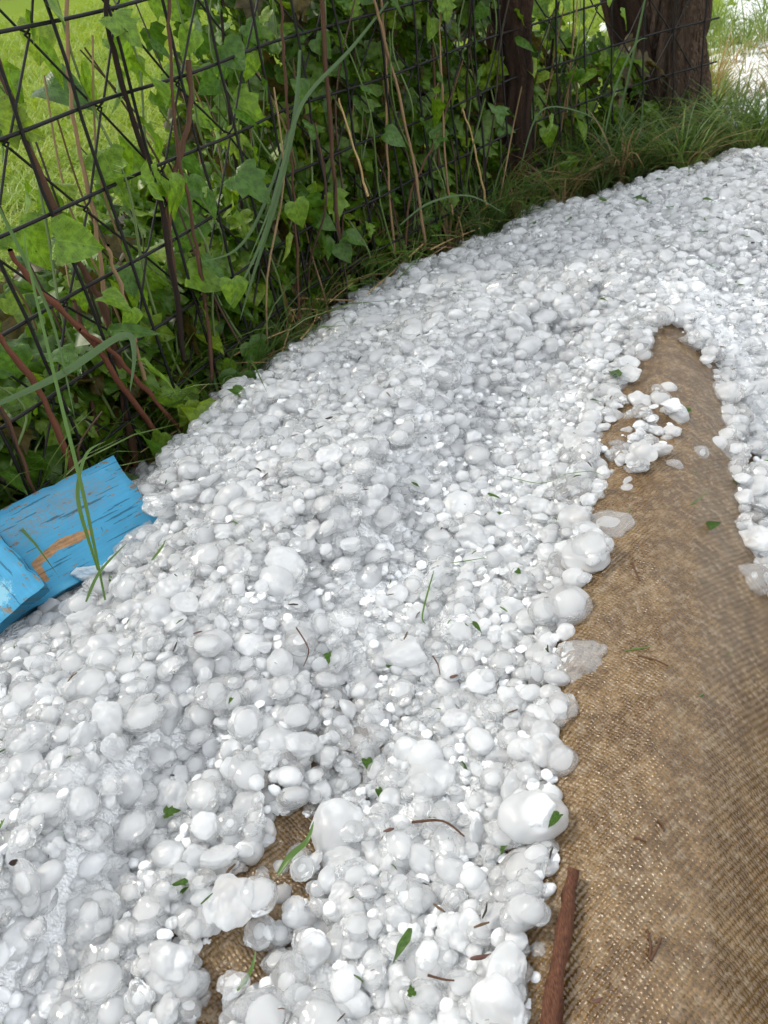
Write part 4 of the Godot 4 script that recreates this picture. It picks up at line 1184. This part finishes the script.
	for i in stones.size():
		var s = stones[i]
		var xf := Transform3D(s[4].scaled(Vector3.ONE * s[1]), s[0])
		if chosen.has(i):
			single_stone(s, xf, fine, core_mesh)
		else:
			var key := "%d %s" % [s[2], s[3] if s[1] > 0.0095 else "crumb_ice"]
			if not buckets.has(key): buckets[key] = []
			buckets[key].append(xf)
			if s[3] == "clear" and s[1] > 0.0115:
				if not buckets.has("core"): buckets["core"] = []
				buckets["core"].append(xf.scaled_local(core_size()))
	var heap := Node3D.new(); heap.name = "loose_hail"; add_child(heap)
	tag(heap, "countless small loose hailstones heaped over the path", "hail", "", "stuff")
	for key in buckets:
		var mm := MultiMesh.new(); mm.transform_format = MultiMesh.TRANSFORM_3D
		mm.mesh = core_mesh if key == "core" else shells[int(key.get_slice(" ", 0))]
		mm.instance_count = buckets[key].size()
		for i in buckets[key].size(): mm.set_instance_transform(i, buckets[key][i])
		var mi := MultiMeshInstance3D.new(); mi.multimesh = mm; mi.name = "small_hailstone"
		mi.material_override = M.core if key == "core" else M[key.get_slice(" ", 1)]
		mi.set_meta("kind", "stuff")
		heap.add_child(mi, true)

func core_size() -> Vector3:
	var k := rng.randf_range(0.25, 0.42) if rng.randf() < 0.4 else rng.randf_range(0.5, 0.74)
	return Vector3(k, k * rng.randf_range(0.5, 0.62), k * rng.randf_range(0.75, 1.0))

func open_to_view(i: int) -> bool:
	var s = stones[i]
	var p: Vector3 = s[0]
	var v := pix(p)
	var cx := int(floor(p.x / CELL))
	var cz := int(floor(p.z / CELL))
	for a in range(cx - 1, cx + 2):
		for b in range(cz - 1, cz + 2):
			for n in cells.get(Vector2i(a, b), []):
				if n == i: continue
				var w := pix(stones[n][0])
				if w.z < v.z and Vector2(w.x - v.x, w.y - v.y).length() < FOCAL * stones[n][1] / w.z * 0.9: return false
	return true

func place_words(p: Vector3) -> String:
	var sd := cover(p.x, p.z)
	var c := uw(p.x, p.z)
	var q := fence_q(p.x, p.z)
	if Vector2(p.x + 0.5, p.z + 1.2).length() < 0.2: return "beside the blue boards"
	if sd < 0.05 and c.y > 0.05: return "in the trough past the mat's ridge"
	if Vector2(p.x + 0.22, p.z + 0.54).length() < 0.2: return "round the bare patch"
	if sd < 0.06: return "at the mat's edge"
	if q < 0.16 + verge(p.x): return "at the fence foot"
	if c.x > 1.9: return "on the far side of the mat"
	if q < 0.62: return "on the mound along the fence"
	return "between the mound and the mat"

func single_stone(s: Array, xf: Transform3D, shells: Array, core_mesh: Mesh):
	var look: String = {"white": "opaque white", "frost": "milky", "clear": "clear"}[s[3]]
	var shp: String = {"round": "round", "egg": "egg-shaped", "disc": "flat", "lumpy": "lumpy", "knobbly": "knobbly", "shard": "angular", "cluster": "clustered"}[KINDS[s[2]]]
	var big: String = "huge" if s[1] > 0.034 else "large" if s[1] > 0.024 else "medium" if s[1] > 0.018 else "small"
	var label := "%s %s %s hailstone%s %s" % [big, look, shp, " with white core" if s[3] == "clear" else "", place_words(s[0])]
	var o := piece("hailstone", shells[s[2]], M[s[3]], self, xf)
	tag(o, label, "hailstone", label.replace("hailstone", "hailstones"))
	if s[3] == "clear":
		piece("core", core_mesh, M.core, o, Transform3D(Basis().scaled(core_size()), Vector3.ZERO))
